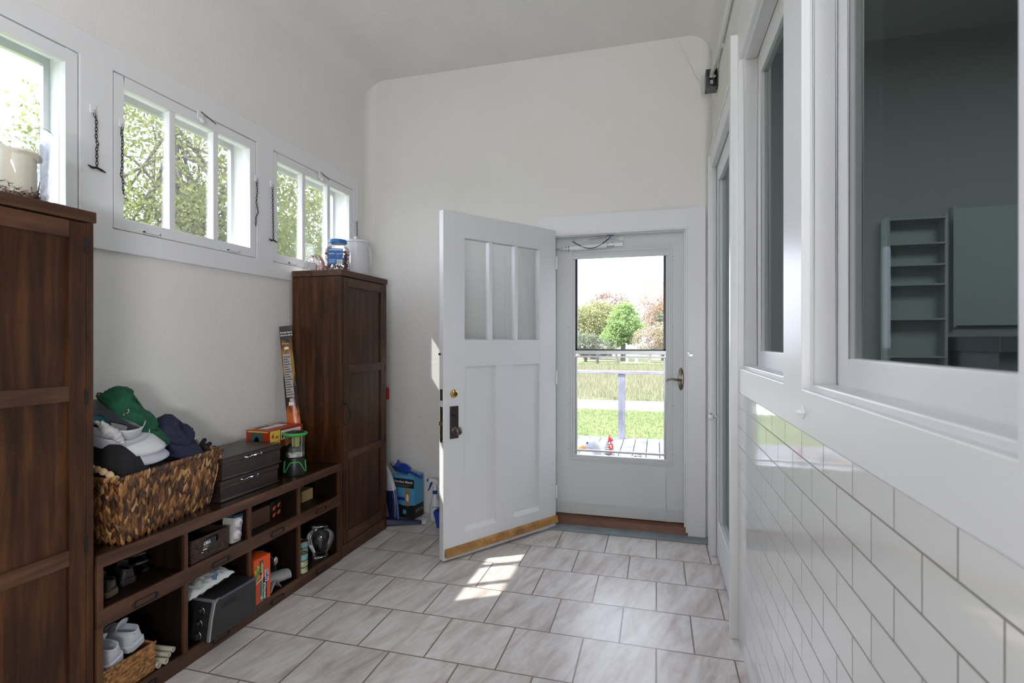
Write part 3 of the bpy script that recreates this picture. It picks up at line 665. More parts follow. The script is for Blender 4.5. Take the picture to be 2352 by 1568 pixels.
for (yc, zc) in ((1.500, .352), (1.845, .352), (2.195, .358), (2.545, .358), (1.50, .030), (1.845, .030), (2.195, .026), (2.545, .026)):
    b = MB(); e = .003; hw = .042 if zc > .1 else .040; hh = .0125
    for (a, c, z0, z1) in ((yc-hw, yc+hw, zc+hh-e, zc+hh), (yc-hw, yc+hw, zc-hh, zc-hh+e), (yc-hw, yc-hw+e, zc-hh, zc+hh), (yc+hw-e, yc+hw, zc-hh, zc+hh)): b.box(CX, CX+.003, a, c, z0, z1)
    b.box(CX, CX+.002, yc-hw-.010, yc-hw, zc-.006, zc+.006); b.box(CX, CX+.002, yc+hw, yc+hw+.010, zc-.006, zc+.006)
    part('label_holder', b, IRON, r, bevel=.0006)

# ================================================================== outdoors
def ground_mat(name, c0, c1, c2, scale=6, streak=(1, 1, 1)):
    c0, c1, c2 = [tuple(q*.80 for q in c) for c in (c0, c1, c2)]
    m, nt, b = nm(name); setin(b, Roughness=.9, Specular_IOR_Level=.1)
    v = mapping(nt, streak); n = noise(nt, v, scale, 6, .65); n2 = noise(nt, mapping(nt), .35, 3)
    c = ramp(nt, n, [(.3, c0), (.5, c1), (.7, c2)]); c = mixc(nt, 1.0, c, ramp(nt, n2, [(.35, (.8, .85, .8)), (.65, (1.1, 1.1, 1.1))]), 'MULTIPLY')
    nt.links.new(c, b.inputs['Base Color']); return m
LAWN = ground_mat('lawn_soil', (.10, .13, .045), (.15, .18, .07), (.21, .23, .12), 9)
MEADOW = ground_mat('meadow_ground', (.13, .14, .07), (.19, .19, .11), (.26, .24, .17), 4)
def leafmat(name, c0, c1, c2, trans=.35):
    c0, c1, c2 = [tuple(q*.66 for q in c) for c in (c0, c1, c2)]
    m = bpy.data.materials.new(name); m.use_nodes = True; nt = m.node_tree; b = nt.nodes['Principled BSDF']; out = nt.nodes['Material Output']
    g = nt.nodes.new('ShaderNodeNewGeometry'); c = ramp(nt, g.outputs['Random Per Island'], [(0, c0), (.5, c1), (1, c2)])
    nt.links.new(c, b.inputs['Base Color']); b.inputs['Roughness'].default_value = .6; b.inputs['Specular IOR Level'].default_value = .2
    t = nt.nodes.new('ShaderNodeBsdfTranslucent'); nt.links.new(c, t.inputs[0]); mx = nt.nodes.new('ShaderNodeMixShader'); mx.inputs[0].default_value = trans
    nt.links.new(b.outputs[0], mx.inputs[1]); nt.links.new(t.outputs[0], mx.inputs[2]); nt.links.new(mx.outputs[0], out.inputs[0]); return m
GZ = -.40
def zg(x, y):
    # lawn, gravel drive, rising meadow bank, far lawn
    if y < 15.6: return GZ
    if y < 25: return GZ+(y-15.6)/9.4*.42
    return .02
b = MB(); b.box(-70, 60, 3.86, 16, GZ-.2, GZ); b.box(-70, -2.4, -40, 3.86, GZ-.2, GZ); tag(b.build('lawn', LAWN), 'sunny green lawn between the deck and the gravel drive', 'lawn', kind='structure')
b = MB(); b.add([(-70, 15.6, GZ+.005), (60, 15.6, GZ+.005), (60, 25, .02), (-70, 25, .02)], [(0, 1, 2, 3)]); b.add([(-70, 25, .02), (60, 25, .02), (90, 120, .02), (-110, 120, .02)], [(0, 1, 2, 3)])
tag(b.build('meadow', MEADOW), 'pale tall grass bank beyond the gravel drive', 'meadow', kind='structure')
b = MB(); b.box(-70, 60, 13.3, 15.2, GZ, GZ+.02); tag(b.build('gravel_drive', ground_mat('gravel', (.60, .59, .57), (.70, .69, .67), (.8, .79, .77), 20)), 'white gravel drive crossing behind the lawn', 'driveway', kind='structure')
def blades(name, n, xr, yr, h, mat, label, wfn=.012):
    x = rng.uniform(*xr, n); y = rng.uniform(*yr, n); hh = rng.uniform(h*.5, h, n); a = rng.uniform(0, 2*PI, n); ln = rng.uniform(-.35, .35, (n, 2))*hh[:, None]
    z = np.array([zg(p, q) for p, q in zip(x, y)]); V = np.zeros((n, 3, 3)); wdt = wfn
    V[:, 0] = np.stack([x-np.cos(a)*wdt, y-np.sin(a)*wdt, z], 1); V[:, 1] = np.stack([x+np.cos(a)*wdt, y+np.sin(a)*wdt, z], 1); V[:, 2] = np.stack([x+ln[:, 0], y+ln[:, 1], z+hh], 1)
    me = bpy.data.meshes.new(name); me.from_pydata(V.reshape(-1, 3).tolist(), [], np.arange(3*n).reshape(-1, 3).tolist()); me.materials.append(mat)
    o = bpy.data.objects.new(name, me); COL.objects.link(o); return tag(o, label, 'grass', kind='stuff')
blades('lawn_grass', 60000, (-6, 3.5), (8.0, 13.2), .05, leafmat('lawn_blades', (.12, .18, .05), (.22, .28, .11), (.36, .40, .22)), 'short sunny grass growing on the lawn beyond the deck', .0045)
blades('meadow_grass', 55000, (-10, 4), (15.4, 26), .26, leafmat('meadow_blades', (.15, .19, .08), (.30, .30, .18), (.52, .44, .34)), 'tall pale grass growing on the bank behind the gravel drive', .007)
blades('far_lawn_grass', 9000, (-14, 6), (26.5, 30.5), .09, leafmat('far_blades', (.12, .18, .06), (.19, .26, .09), (.27, .33, .14)), 'green grass under the far trees', .03)
# deck
DZ = -.10; DY0, DY1 = 3.86, 7.80
DECKW = mk_wood('silvered_deck', (.095, .095, .102), (.125, .125, .135), (.15, .15, .16), (14, 1.0, 14), .75, .2)
r = empty('deck', (-1, DY0, DZ), 'pale weathered wooden deck outside the storm door', 'deck')
b = MB(); bw = .163
x = -4.2
while x < 2.0: b.box(x+.0045, x+bw-.0045, DY0, DY1, DZ-.035, DZ); x += bw
part('deck_boards', b, DECKW, r)
b = MB(); b.box(-4.2, 2.0, DY0, DY0+.05, DZ-.25, DZ-.036); b.box(-4.2, 2.0, DY1-.08, DY1-.03, DZ-.25, DZ-.036); b.box(-4.2, 2.0, DY0, DY1, DZ-.27, DZ-.25); part('deck_frame', b, flat('deck_under', (.05, .05, .05), .8), r)
r = empty('deck_railing', (-.53, DY1, DZ), 'weathered grey wooden railing with a square post at the deck edge', 'railing')
GREYR = mk_wood('grey_rail_paint', (.13, .13, .165), (.17, .17, .21), (.21, .21, .25), (14, 14, 1.1), .7, .2)
b = MB(); b.box(-4.2, 2.0, DY1-.12, DY1+.03, .835, .872); part('hand_rail', b, mk_wood('hand_rail_paint', (.16, .16, .19), (.20, .20, .235), (.25, .25, .28), (1.1, 14, 14), .7, .2), r, bevel=.003)
for x in (-3.2, -.555+.02, 1.8):
    b = MB(); b.box(x, x+.098, DY1-.10, DY1-.002, DZ, .835); part('post', b, GREYR, r, bevel=.003)
BARK = flat('bark', (.10, .085, .075), .9, bump=.6, bscale=30, var=.3); BARKD = flat('dark_bark', (.05, .045, .04), .9)
def tree(name, base, trunk_r, h, crown, n, leaf, mat, label, bark=BARK, nbr=40, blen=1.0, thick=1.0, ang0=.9, sub=3, cat='tree', group=None):
    """crown: list of ellipsoids (cx,cy,cz,rx,ry,rz) relative to the base"""
    r = empty(name, base, label, cat, group)
    b = MB(); B = Vector(base)
    top = Vector((rng.uniform(-.2, .2), rng.uniform(-.2, .2), h))
    b.tube([B, B+top*.33+Vector((.05, 0, 0)), B+top*.66, B+top], [trunk_r, trunk_r*.8, trunk_r*.6, trunk_r*.25], 8)
    part('trunk', b, bark, r, smooth=True)
    c = MB()
    for k in range(nbr):
        e = crown[k % len(crown)]; d = Vector(rng.normal(size=3)).normalized(); rr = rng.uniform(.55, .98)
        tip = Vector((e[0]+d.x*e[3]*rr, e[1]+d.y*e[4]*rr, e[2]+d.z*e[5]*rr))
        s0 = top*rng.uniform(.30, .92); mid = (s0+tip)/2+Vector((rng.uniform(-.3, .3), rng.uniform(-.3, .3), rng.uniform(-.2, .3)))*blen
        rad = trunk_r*.26*thick
        c.tube([B+s0, B+mid, B+tip], [rad, rad*.55, rad*.12], 5, cap=False)
        for j in range(sub):
            q = mid.lerp(tip, rng.uniform(0, .9)); t2 = q+Vector(rng.normal(size=3)).normalized()*blen*rng.uniform(.4, 1.0)
            c.tube([B+q, B+(q+t2)/2+Vector((0, 0, .05)), B+t2], [rad*.3, rad*.18, rad*.06], 4, cap=False)
    part('branches', c, bark, r)
    vol = np.array([e[3]*e[4]*e[5] for e in crown]); vol = vol/vol.sum(); V = []
    cl = max(8, n//26)
    ei = rng.choice(len(crown), cl, p=vol); E = np.array(crown)[ei]
    d = rng.normal(size=(cl, 3)); d /= np.linalg.norm(d, axis=1)[:, None]; rr = rng.uniform(.35, 1, cl)**(1/2.2)
    C = E[:, :3]+d*E[:, 3:]*rr[:, None]
    cs = (vol.size and np.mean([e[3] for e in crown]))*.13
    P = C[rng.integers(0, cl, n)]+rng.normal(size=(n, 3))*cs*np.array([1, 1, .6])
    u = rng.normal(size=(n, 3)); u /= np.linalg.norm(u, axis=1)[:, None]; v = rng.normal(size=(n, 3)); v -= (v*u).sum(1)[:, None]*u; v /= np.linalg.norm(v, axis=1)[:, None]
    s = leaf*rng.uniform(.6, 1.2, n)[:, None]
    Q = np.stack([P-u*s, P+v*s*.55, P+u*s, P-v*s*.55], 1).reshape(-1, 3)
    me = bpy.data.meshes.new('foliage'); me.from_pydata(Q.tolist(), [], np.arange(4*n).reshape(-1, 4).tolist()); me.materials.append(mat)
    o = bpy.data.objects.new('foliage', me); COL.objects.link(o); o.parent = r
    return r
LMAPLE = leafmat('spring_maple_leaves', (.16, .20, .05), (.28, .33, .10), (.40, .43, .18), .5)
tree('maple_tree', (-12.9, 11.6, GZ), .30, 8.5, [(0.3, .2, 5.6, 3.7, 3.7, 3.2), (-.3, -.3, 4.0, 3.0, 3.0, 2.0), (1.7, 1.1, 4.6, 2.1, 2.2, 2.2), (.6, .5, 3.2, 3.0, 3.0, 1.5)], 52000, .062, LMAPLE, 'big spring maple with yellow-green leaves outside the middle window', nbr=90, blen=1.0, thick=.8, sub=6)
tree('maple_tree', (-17.5, 25.5, GZ), .30, 9.5, [(0, 0, 7.2, 3.0, 3.0, 3.0), (1.5, .5, 5.5, 2.6, 2.6, 2.0), (-1, 0, 4.8, 2.4, 2.4, 2.0)], 11000, .15, leafmat('far_maple_leaves', (.14, .20, .06), (.24, .30, .11), (.38, .43, .2), .45), 'smaller grey-green tree seen through the far window', nbr=50, blen=1.1)
LOL = leafmat('olive_leaves', (.20, .25, .09), (.38, .40, .17), (.62, .56, .32))
LRED = leafmat('bronze_leaves', (.22, .12, .09), (.34, .22, .17), (.44, .33, .25))
LGR = leafmat('bright_green_leaves', (.18, .30, .08), (.34, .52, .16), (.52, .68, .30))
LBUD = leafmat('pink_bud_leaves', (.32, .20, .11), (.50, .34, .19), (.62, .48, .32))
LGY = leafmat('grey_green_leaves', (.15, .18, .12), (.24, .27, .17), (.36, .38, .27))
def P40(u, y):   # ground point seen at pixel column u, at distance y
    a = (u-1176)/1205; c_, s_ = math.cos(math.radians(15.4)), math.sin(math.radians(15.4)); return y*(-s_+a*c_)/(c_+a*s_)
tree('olive_tree', (P40(1362, 38), 38, 0), .22, 3.0, [(0, 0, 2.6, 2.1, 2.0, 1.6), (-.9, 0, 2.1, 1.4, 1.4, 1.1), (.4, 0, 3.2, 1.4, 1.3, .9)], 20000, .072, LOL, 'rounded olive-green tree, leftmost in the storm door view', nbr=30)
tree('bronze_tree', (P40(1400, 43), 43, 0), .22, 4.2, [(0, 0, 3.9, 1.9, 1.9, 1.4), (-1.2, 0, 3.2, 1.6, 1.6, 1.2)], 9000, .08, LRED, 'dull bronze-leaved treetop behind the olive tree', nbr=30)
tree('green_tree', (P40(1432, 35), 35, 0), .20, 3.6, [(0, 0, 2.5, 1.0, 1.0, 1.3), (.1, 0, 3.3, .55, .6, .6), (-.5, 0, 1.6, 1.0, 1.0, .8), (.5, 0, 2.0, .8, .8, 1.0)], 18000, .066, LGR, 'bright fresh green tree in the middle of the storm door view', nbr=24)
tree('budding_tree', (P40(1520, 40), 40, 0), .24, 5.2, [(0, 0, 4.3, 1.8, 1.7, 1.8), (-.8, 0, 3.2, 1.6, 1.5, 1.4), (.5, 0, 2.6, 2.2, 2.0, 1.6)], 21000, .052, LBUD, 'tall nearly bare tree with orange buds at the right of the storm door view', bark=flat('pale_bark', (.34, .28, .27), .9), nbr=130, thick=.42, blen=1.0, sub=5)
tree('pine_shrub', (P40(1345, 33), 33, 0), .10, 1.6, [(0, 0, 1.1, .9, .9, .8), (.9, 0, .9, .7, .7, .6)], 7000, .055, LGY, 'grey-green bushy shrub at the lower left of the tree line', nbr=30, cat='shrub', thick=.8)
tree('pink_shrub', (P40(1492, 33), 33, 0), .10, 1.9, [(0, 0, 1.3, 1.1, 1.0, .9), (.9, 0, 1.5, .9, .9, 1.0)], 8000, .05, leafmat('pink_twigs', (.30, .22, .16), (.44, .36, .24), (.52, .50, .30)), 'pinkish brown twiggy shrub right of the green tree', nbr=60, bark=MATS['pale_bark'], cat='shrub', thick=.6)
tree('pine_tree', (P40(1522, 36.5), 36.5, 0), .10, 3.0, [(0, 0, 2.3, .5, .5, 1.0)], 1500, .08, LGY, 'slim grey-green tree before the budding tree', nbr=20)
for i, u in enumerate((1372, 1415, 1440, 1462)):
    b = MB(); yy = 30+i*.5; x = P40(u, yy); b.tube([(x+(.12 if i == 1 else 0), yy, 0), (x, yy, .55), (x-.03, yy, 1.2)], [.09, .075, .05], 7)
    t = tag(b.build('tree_trunk', [BARKD, BARK, MATS['pale_bark']][i % 3 if i != 3 else 2], smooth=True), ['dark thin trunk left of the railing post, leftmost of the four', 'leaning dark trunk above the railing', 'brown straight trunk just left of the post line', 'pale thin trunk right of the other three'][i], 'tree trunk', 'bare trunks under the far trees')

tree('sun_blocker_tree', (-5.85, -1.02, GZ), .08, 8.6, [(0, 0, 5.0, .42, .40, 3.0), (0, 0, 8.0, .46, .40, 1.0)], 15000, .075, leafmat('sun_blocker_leaves', (.03, .06, .02), (.05, .10, .03), (.08, .13, .05), .2), 'added unseen columnar tree that blocks sun from the candle window', nbr=30, blen=.2)  # added out of view to keep sun out of the candle window

# ================================================================== things on and in the furniture
from mathutils import noise as mn
BT = .576      # bench top
def frame_rot(rz): return Matrix.Rotation(rz, 4, 'Z')
def randmat(name, stops, rough=.6, bump=0):
    m, nt, b = nm(name); g = nt.nodes.new('ShaderNodeNewGeometry'); setin(b, Roughness=rough)
    nt.links.new(ramp(nt, g.outputs['Random Per Island'], stops), b.inputs['Base Color']); return m
HYA = randmat('hyacinth_weave', [(0, (.028, .012, .008)), (.35, (.085, .034, .014)), (.62, (.20, .080, .020)), (.88, (.34, .155, .045)), (1, (.52, .30, .12))], .36)
def strand(b, c, ax, nrm, L, W, T):
    ax = ax.normalized(); nrm = nrm.normalized(); sd = ax.cross(nrm)
    prof_ = [(-.5, .12), (-.28, .8), (0, 1), (.28, .8), (.5, .12)]; vs = []
    for (p, w_) in prof_:
        for k in range(6):
            t = 2*PI*k/6; vs.append(tuple(c+ax*(p*L)+sd*(math.cos(t)*W*w_)+nrm*(math.sin(t)*T*w_)))
    fs = [(i*6+k, i*6+(k+1) % 6, (i+1)*6+(k+1) % 6, (i+1)*6+k) for i in range(4) for k in range(6)]+[tuple(range(5, -1, -1)), tuple(range(24, 30))]
    b.add(vs, fs)
r = empty('wicker_basket', (-1.991, 1.636, BT), 'large woven water-hyacinth basket of caps and cloths on the bench', 'basket', rz=math.radians(9.7))
bl, bd, tl, td, hh = .225, .118, .268, .150, .242
def corner(sx, sy, t): return Vector((sx*(bd+(td-bd)*t), sy*(bl+(tl-bl)*t), hh*t))
b = MB(); P = [corner(sx, sy, 0)*.97 for sx, sy in ((-1, -1), (1, -1), (1, 1), (-1, 1))]; Q = [corner(sx, sy, .97)*.975 for sx, sy in ((-1, -1), (1, -1), (1, 1), (-1, 1))]
for p in P: p.z = .004
b.add([tuple(p) for p in P+Q], [(3, 2, 1, 0), (0, 1, 5, 4), (1, 2, 6, 5), (2, 3, 7, 6), (3, 0, 4, 7)])
part('liner', b, flat('basket_liner', (.03, .018, .010), .9), r, local=True)
b = MB()
for (s0, s1) in (((1, -1), (1, 1)), ((-1, -1), (1, -1)), ((1, 1), (-1, 1)), ((-1, 1), (-1, -1))):
    L0 = (corner(*s0, .5)-corner(*s1, .5)).length; nc = int(L0/.0155); nr = 13
    for i in range(nc+1):
        for j in range(nr):
            u = min(1, max(0, (i+.5*(j % 2)*0+rng.uniform(-.12, .12))/nc)); t = (j+.5+rng.uniform(-.15, .15)+.5*(i % 2))/nr*.96
            if t > 1: continue
            a = corner(*s0, t); c = corner(*s1, t); p = a.lerp(c, u)
            up_ = (corner(*s0, 1).lerp(corner(*s1, 1), u)-corner(*s0, 0).lerp(corner(*s1, 0), u)).normalized(); along = (c-a).normalized(); nrm = along.cross(up_)
            if nrm.dot(Vector((p.x, p.y, 0))) < 0: nrm = -nrm
            ax = up_+along*(.38 if i % 2 else -.38)*rng.uniform(.5, 1.5)
            strand(b, p+nrm*rng.uniform(-.001, .004), ax, nrm+along*rng.uniform(-.3, .3), rng.uniform(.034, .047), rng.uniform(.0068, .0095), .0048)
part('weave', b, HYA, r, local=True, smooth=60, fix=False)
b = MB()
for (s0, s1) in (((1, -1), (1, 1)), ((-1, -1), (1, -1)), ((1, 1), (-1, 1)), ((-1, 1), (-1, -1))):
    a = corner(*s0, 1); c = corner(*s1, 1); n_ = int((c-a).length/.013)
    for i in range(n_+1):
        p = a.lerp(c, i/n_); al = (c-a).normalized(); out = Vector((p.x, p.y, 0)).normalized()
        strand(b, p+Vector((0, 0, -.002)), al+Vector((0, 0, .7)), out, .034, .010, .008)
part('rim', b, HYA, r, local=True, smooth=60, fix=False)
for sy in (-1, 1):
    b = MB()
    for k in range(11):
        t = k/10; p = Vector((-.085+.215*t, sy*(tl-.004+.010*math.sin(PI*t)), hh+.002+.040*math.sin(PI*t)**.8)) if sy < 0 else Vector((-.055+.11*t, sy*(tl+.006), hh-.012+.052*math.sin(PI*t)))
        strand(b, p, Vector((1, 0, .9*math.cos(PI*t)+.5)), Vector((0, sy, .4)), .036, .013, .011)
    part('handle', b, randmat('rope_handle%d' % sy, [(0, (.30, .19, .09)), (1, (.55, .40, .22))], .5), r, local=True, smooth=60, fix=False)
# dark cloths heaped in the basket
BCL = flat('black_fleece', (.010, .010, .012), .95, bump=.5, bscale=40)
def heap(fn_h, mat, label, name, cat, n=44, loc=(-1.991, 1.636, BT+.17), M=frame_rot(math.radians(9.7)), sx=.13, sy=.245):
    b = MB()
    def fn(u, v):
        x = (u-.5)*2; y = (v-.5)*2; q = M @ Vector((x*sx, y*sy, 0)); e = max(abs(x), abs(y))
        h = fn_h(x, y)*(1-e**14)+.012*mn.noise(Vector((x*2.5, y*5, 3)))+.008*mn.noise(Vector((x*8, y*15, 1)))
        return (loc[0]+q.x, loc[1]+q.y, loc[2]+h)
    b.grid(fn, n, n); o = b.build(name, mat, smooth=True); md = o.modifiers.new('s', 'SOLIDIFY'); md.thickness = .004; md.offset = -1
    return tag(o, label, cat)
heap(lambda x, y: .055+.165*math.exp(-((y+.88)**2/.30+(x-.25)**2/.8))+.012*y, BCL, 'black fleece cloth heaped inside the wicker basket', 'black_cloth', 'cloth')
def cap_mesh(M, crown=True, R=(.082, .098), H=.10, bill=.078, crum=.012, seed=0, billw=1.15, band=.045):
    c = MB(); top = H if crown else band
    def fn(u, v):
        t = 2*PI*u
        if crown:
            p = v*PI/2; x = R[1]*math.cos(p)**.75*math.cos(t); y = R[0]*math.cos(p)**.75*math.sin(t); z = H*math.sin(p)
            q = Vector((x, y, z)); q += Vector((mn.noise(q*13+Vector((seed, 0, 0))), mn.noise(q*13+Vector((0, seed, 7))), mn.noise(q*11+Vector((3, 3, seed)))*1.5))*crum*(.3+v); wq = abs(mn.noise(Vector((q.x*16+seed, q.y*30, q.z*30))))*.030*min(1, v*3+.2); q.z -= wq; q.x *= 1-wq*4; q.y *= 1-wq*3
            q.x += .004*math.sin(t*6+seed)*v
        else:
            s = 1+.05*v; q = Vector((R[1]*s*math.cos(t), R[0]*s*math.sin(t), v*band)); q += Vector((1, 1, 1))*mn.noise(q*9)*.003
        return tuple(M @ q)
    c.grid(fn, 48, 18 if crown else 5, True)
    bb = MB()
    def fb(u, v):
        t = (u-.5)*2*1.12; x0 = R[1]*math.cos(t); y0 = R[0]*math.sin(t); ww = math.cos((u-.5)*PI)**.6
        x = x0+bill*ww*v; y = y0*(1+(billw-1)*v); z = .002-(.020*v*v)-.030*(y/R[0])**2*v+.003*mn.noise(Vector((x*20, y*20, seed)))
        return tuple(M @ Vector((x, y, z)))
    bb.grid(fb, 30, 8)
    return c, bb
def cap_obj(name, label, cat, org, fwd, up, mat, crown=True, logo=None, s=1.0, band_mat=None, **k):
    f = Vector(fwd).normalized(); u = Vector(up); u = (u-f*u.dot(f)).normalized(); sd = u.cross(f)
    M = Matrix(((f.x*s, sd.x*s, u.x*s, org[0]), (f.y*s, sd.y*s, u.y*s, org[1]), (f.z*s, sd.z*s, u.z*s, org[2]), (0, 0, 0, 1)))
    r = empty(name, org, label, cat); c, bb = cap_mesh(M, crown, **k)
    o = part('crown' if crown else 'band', c, mat, r, smooth=True, solid=.002)
    o = part('bill', bb, mat, r, smooth=True, solid=.003)
    b = MB(); rm = [tuple(M @ Vector((k_['R'][1]*1.01*math.cos(t/12*PI), k_['R'][0]*1.01*math.sin(t/12*PI), .006))) for k_ in [dict(R=k.get('R', (.082, .098)))] for t in range(24)]
    b.tube(rm, .003*s, 5, closed=True); part('seam', b, mat, r, smooth=True)
    return r, M
GREENF = flat('green_cotton', (.002, .085, .036), .8, bump=.3, bscale=120)
WHITEF = flat('white_cotton', (.62, .63, .65), .75, bump=.2, bscale=90)
NAVYF = flat('navy_cotton', (.016, .018, .050), .85, bump=.3, bscale=120)
cap_obj('sun_visor', 'white sun visor lying lowest in the basket, its grey-white bill under the other', 'visor', (-1.985, 1.505, .945), (.70, .58, -.36), (.35, -.1, .93), flat('grey_white_cotton', (.50, .51, .57), .7), False, R=(.095, .105), bill=.090, s=1.06)
cap_obj('sun_visor', 'white sun visor with a wide bill under the green cap', 'visor', (-1.995, 1.490, .985), (.72, .55, -.36), (.35, -.1, .93), WHITEF, False, R=(.095, .110), bill=.092, s=1.06)
r, M = cap_obj('baseball_cap', 'crumpled green cotton cap lying on top of the basket heap', 'cap', (-1.992, 1.575, 1.022), (.34, .80, -.66), (.45, .30, .86), GREENF, True, R=(.088, .122), H=.072, bill=.085, crum=.024, seed=4, billw=1.05)
b = MB(); b.tube([tuple(M @ Vector((-.030+.005*math.cos(t/8*PI), -.091, .020+.013*math.sin(t/8*PI)))) for t in range(16)], .0018, 5, closed=True); part('buckle', b, CHROME, r, smooth=True)
r, M = cap_obj('baseball_cap', 'navy blue cap resting on the right rim of the wicker basket', 'cap', (-1.990, 1.775, .905), (.74, .30, -.55), (.30, .12, .93), NAVYF, True, R=(.098, .085), H=.062, bill=.080, crum=.022, seed=9, billw=1.1)
b = MB(); b.box(.078, .081, .018, .045, .022, .029, M); part('emblem', b, WHITEF, r)
# teal cap and white glove at the left
cap_obj('baseball_cap', 'teal cap half hidden at the left behind the black fleece', 'cap', (-2.03, 1.45, .960), (-.5, .2, -.3), (.1, -.2, 1), flat('teal_cotton', (.03, .14, .19), .8), True, R=(.075, .085), H=.05, bill=.05, crum=.02, seed=2)
b = MB()
wp = [(-1.900, 1.385, 1.020), (-1.890, 1.405, 1.003), (-1.880, 1.425, .980), (-1.872, 1.445, .955), (-1.866, 1.462, .930)]
_w = [Vector(wp[0]).lerp(Vector(wp[1]), k/6) for k in range(6)]+[Vector(wp[1]).lerp(Vector(wp[2]), k/6) for k in range(6)]+[Vector(wp[2]).lerp(Vector(wp[3]), k/6) for k in range(6)]+[Vector(wp[3]).lerp(Vector(wp[4]), k/6) for k in range(7)]
b.tube(_w, [.008+.008*math.sin(PI*k/24)+.003*math.sin(k*1.9) for k in range(25)], 20)
for v_i, p in enumerate(b.v): q = Vector(p); d = mn.noise(q*35)*.006; b.v[v_i] = (p[0]+d, p[1]+mn.noise(q*45+Vector((5, 0, 0)))*.008, p[2]+mn.noise(q*45+Vector((0, 9, 0)))*.010)
tag(b.build('white_cloth', flat('soft_white_cloth', (.56, .55, .56), .9, bump=.5, bscale=60), smooth=True, sub=1), 'crumpled white cloth draped over the black fleece at the left of the basket', 'cloth')
r = empty('glove', (-1.97, 1.93, .80), 'black glove with its fingers sticking up at the right end of the basket', 'glove')
b = MB()
b.tube([(-1.985, 1.865, .792), (-1.978, 1.89, .806), (-1.972, 1.91, .816)], [.022, .028, .020], 12)
part('palm', b, BCL, r, smooth=True, sub=1)
for (a, c, e) in (((-1.975, 1.900, .822), (-1.975, 1.912, .842), (-1.972, 1.922, .858)), ((-1.968, 1.905, .820), (-1.962, 1.925, .830), (-1.955, 1.937, .838)), ((-1.960, 1.905, .812), (-1.948, 1.928, .815), (-1.938, 1.945, .818)), ((-1.955, 1.895, .803), (-1.938, 1.915, .803), (-1.925, 1.930, .801))):
    b = MB(); b.tube([a, c, e, tuple(Vector(e)+(Vector(e)-Vector(c))*.25)], [.011, .0105, .009, .003], 10); part('finger', b, BCL, r, smooth=True)

# flatware chests
def chest(x0, x1, y0, y1, z0, z1, label, hy):
    r = empty('flatware_chest', ((x0+x1)/2, (y0+y1)/2, z0), label, 'chest', 'stacked wooden flatware chests')
    b = MB(); h = z1-z0
    b.box(x0, x1, y0, y1, z0+.004, z1-.030); part('body', b, BLACKW, r, bevel=.003)
    b = MB(); b.box(x0-.001, x1+.004, y0-.004, y1+.004, z1-.028, z1-.004); b.box(x0+.003, x1-.001, y0+.001, y1-.001, z1-.004, z1); part('lid', b, BLACKW, r, bevel=.003)
    b = MB(); b.box(x0-.001, x1+.005, y0-.005, y1+.005, z0, z0+.012); part('base_moulding', b, BLACKW, r, bevel=.003)
    b = MB(); zz = z1-.020
    b.tube([(x1+.006, hy-.052, zz), (x1+.012, hy-.044, zz-.002), (x1+.014, hy-.030, zz), (x1+.012, hy-.018, zz+.002), (x1+.016, hy, zz+.001), (x1+.012, hy+.018, zz+.002), (x1+.014, hy+.030, zz), (x1+.012, hy+.044, zz-.002), (x1+.006, hy+.052, zz)], [.003, .004, .002, .0035, .0055, .0035, .002, .004, .003], 8)
    for q in (-.052, .052): b.sphere((x1+.005, hy+q, zz), .0055, 8, 6)
    part('handle', b, CHROME, r, smooth=True)
    return r
chest(-2.125, -1.880, 1.915, 2.285, BT+.001, .674, 'black-brown flatware chest, lower of the two stacked on the bench', 2.085)
chest(-2.125, -1.872, 1.915, 2.293, .676, .776, 'black-brown flatware chest, upper of the two stacked on the bench', 2.10)

# biscuit box
RED = flat('red_card', (.36, .030, .012), .4); YEL = flat('yellow_print', (.72, .55, .08), .4); PCREAM = flat('cream_print', (.72, .66, .48), .4)
WPR = flat('white_print', (.78, .78, .78), .4); KPR = flat('black_print', (.02, .02, .02), .4); GPR = flat('green_print', (.05, .10, .09), .4)
r = empty('biscuit_box', (-2.045, 2.465, BT), 'red cardboard box with yellow print behind the lantern', 'box')
bx = (-2.120, -1.969, 2.332, 2.60, .826)
b = MB(); b.box(bx[0], bx[1], bx[2], bx[3], .727, bx[4]); part('carton', b, RED, r, bevel=.001)
b = MB(); b.box(bx[1], bx[1]+.0008, bx[2]+.002, bx[2]+.078, .729, bx[4]-.004); b.box(bx[0]+.01, bx[1]-.012, bx[2]-.0008, bx[2], bx[4]-.010, bx[4]-.004); part('yellow_panel', b, YEL, r)
b = MB(); b.box(bx[0]+.028, bx[1]-.045, bx[2]-.0010, bx[2], .731, bx[4]-.014); part('picture', b, GPR, r)
b = MB(); b.lathe((-2.052, 2.3308, .765), [(.001, 0), (.016, 0)], 12, Matrix.Rotation(PI/2, 4, 'X') @ Matrix.Diagonal((1, 1.7, 1, 1))); part('picture_spot', b, PCREAM, r)
text_mesh('lettering', '4', .040, RED, r, (bx[1]+.001, bx[2]+.010, bx[4]-.046), (0, 1, 0), (0, 0, 1), bold=.001)
text_mesh('lettering', 'LBS', .018, RED, r, (bx[1]+.001, bx[2]+.036, bx[4]-.046), (0, 1, 0), (0, 0, 1), bold=.0006)
text_mesh('lettering', '40oz', .026, RED, r, (bx[1]+.001, bx[2]+.012, bx[4]-.080), (0, 1, 0), (0, 0, 1), bold=.0006)
b = MB(); b.box(bx[1], bx[1]+.0008, bx[2]+.085, bx[3]-.02, bx[4]-.060, bx[4]-.012); b.box(bx[0]+.03, bx[0]+.085, bx[2]+.05, bx[3]-.05, bx[4], bx[4]+.0008); part('white_panel', b, WPR, r)
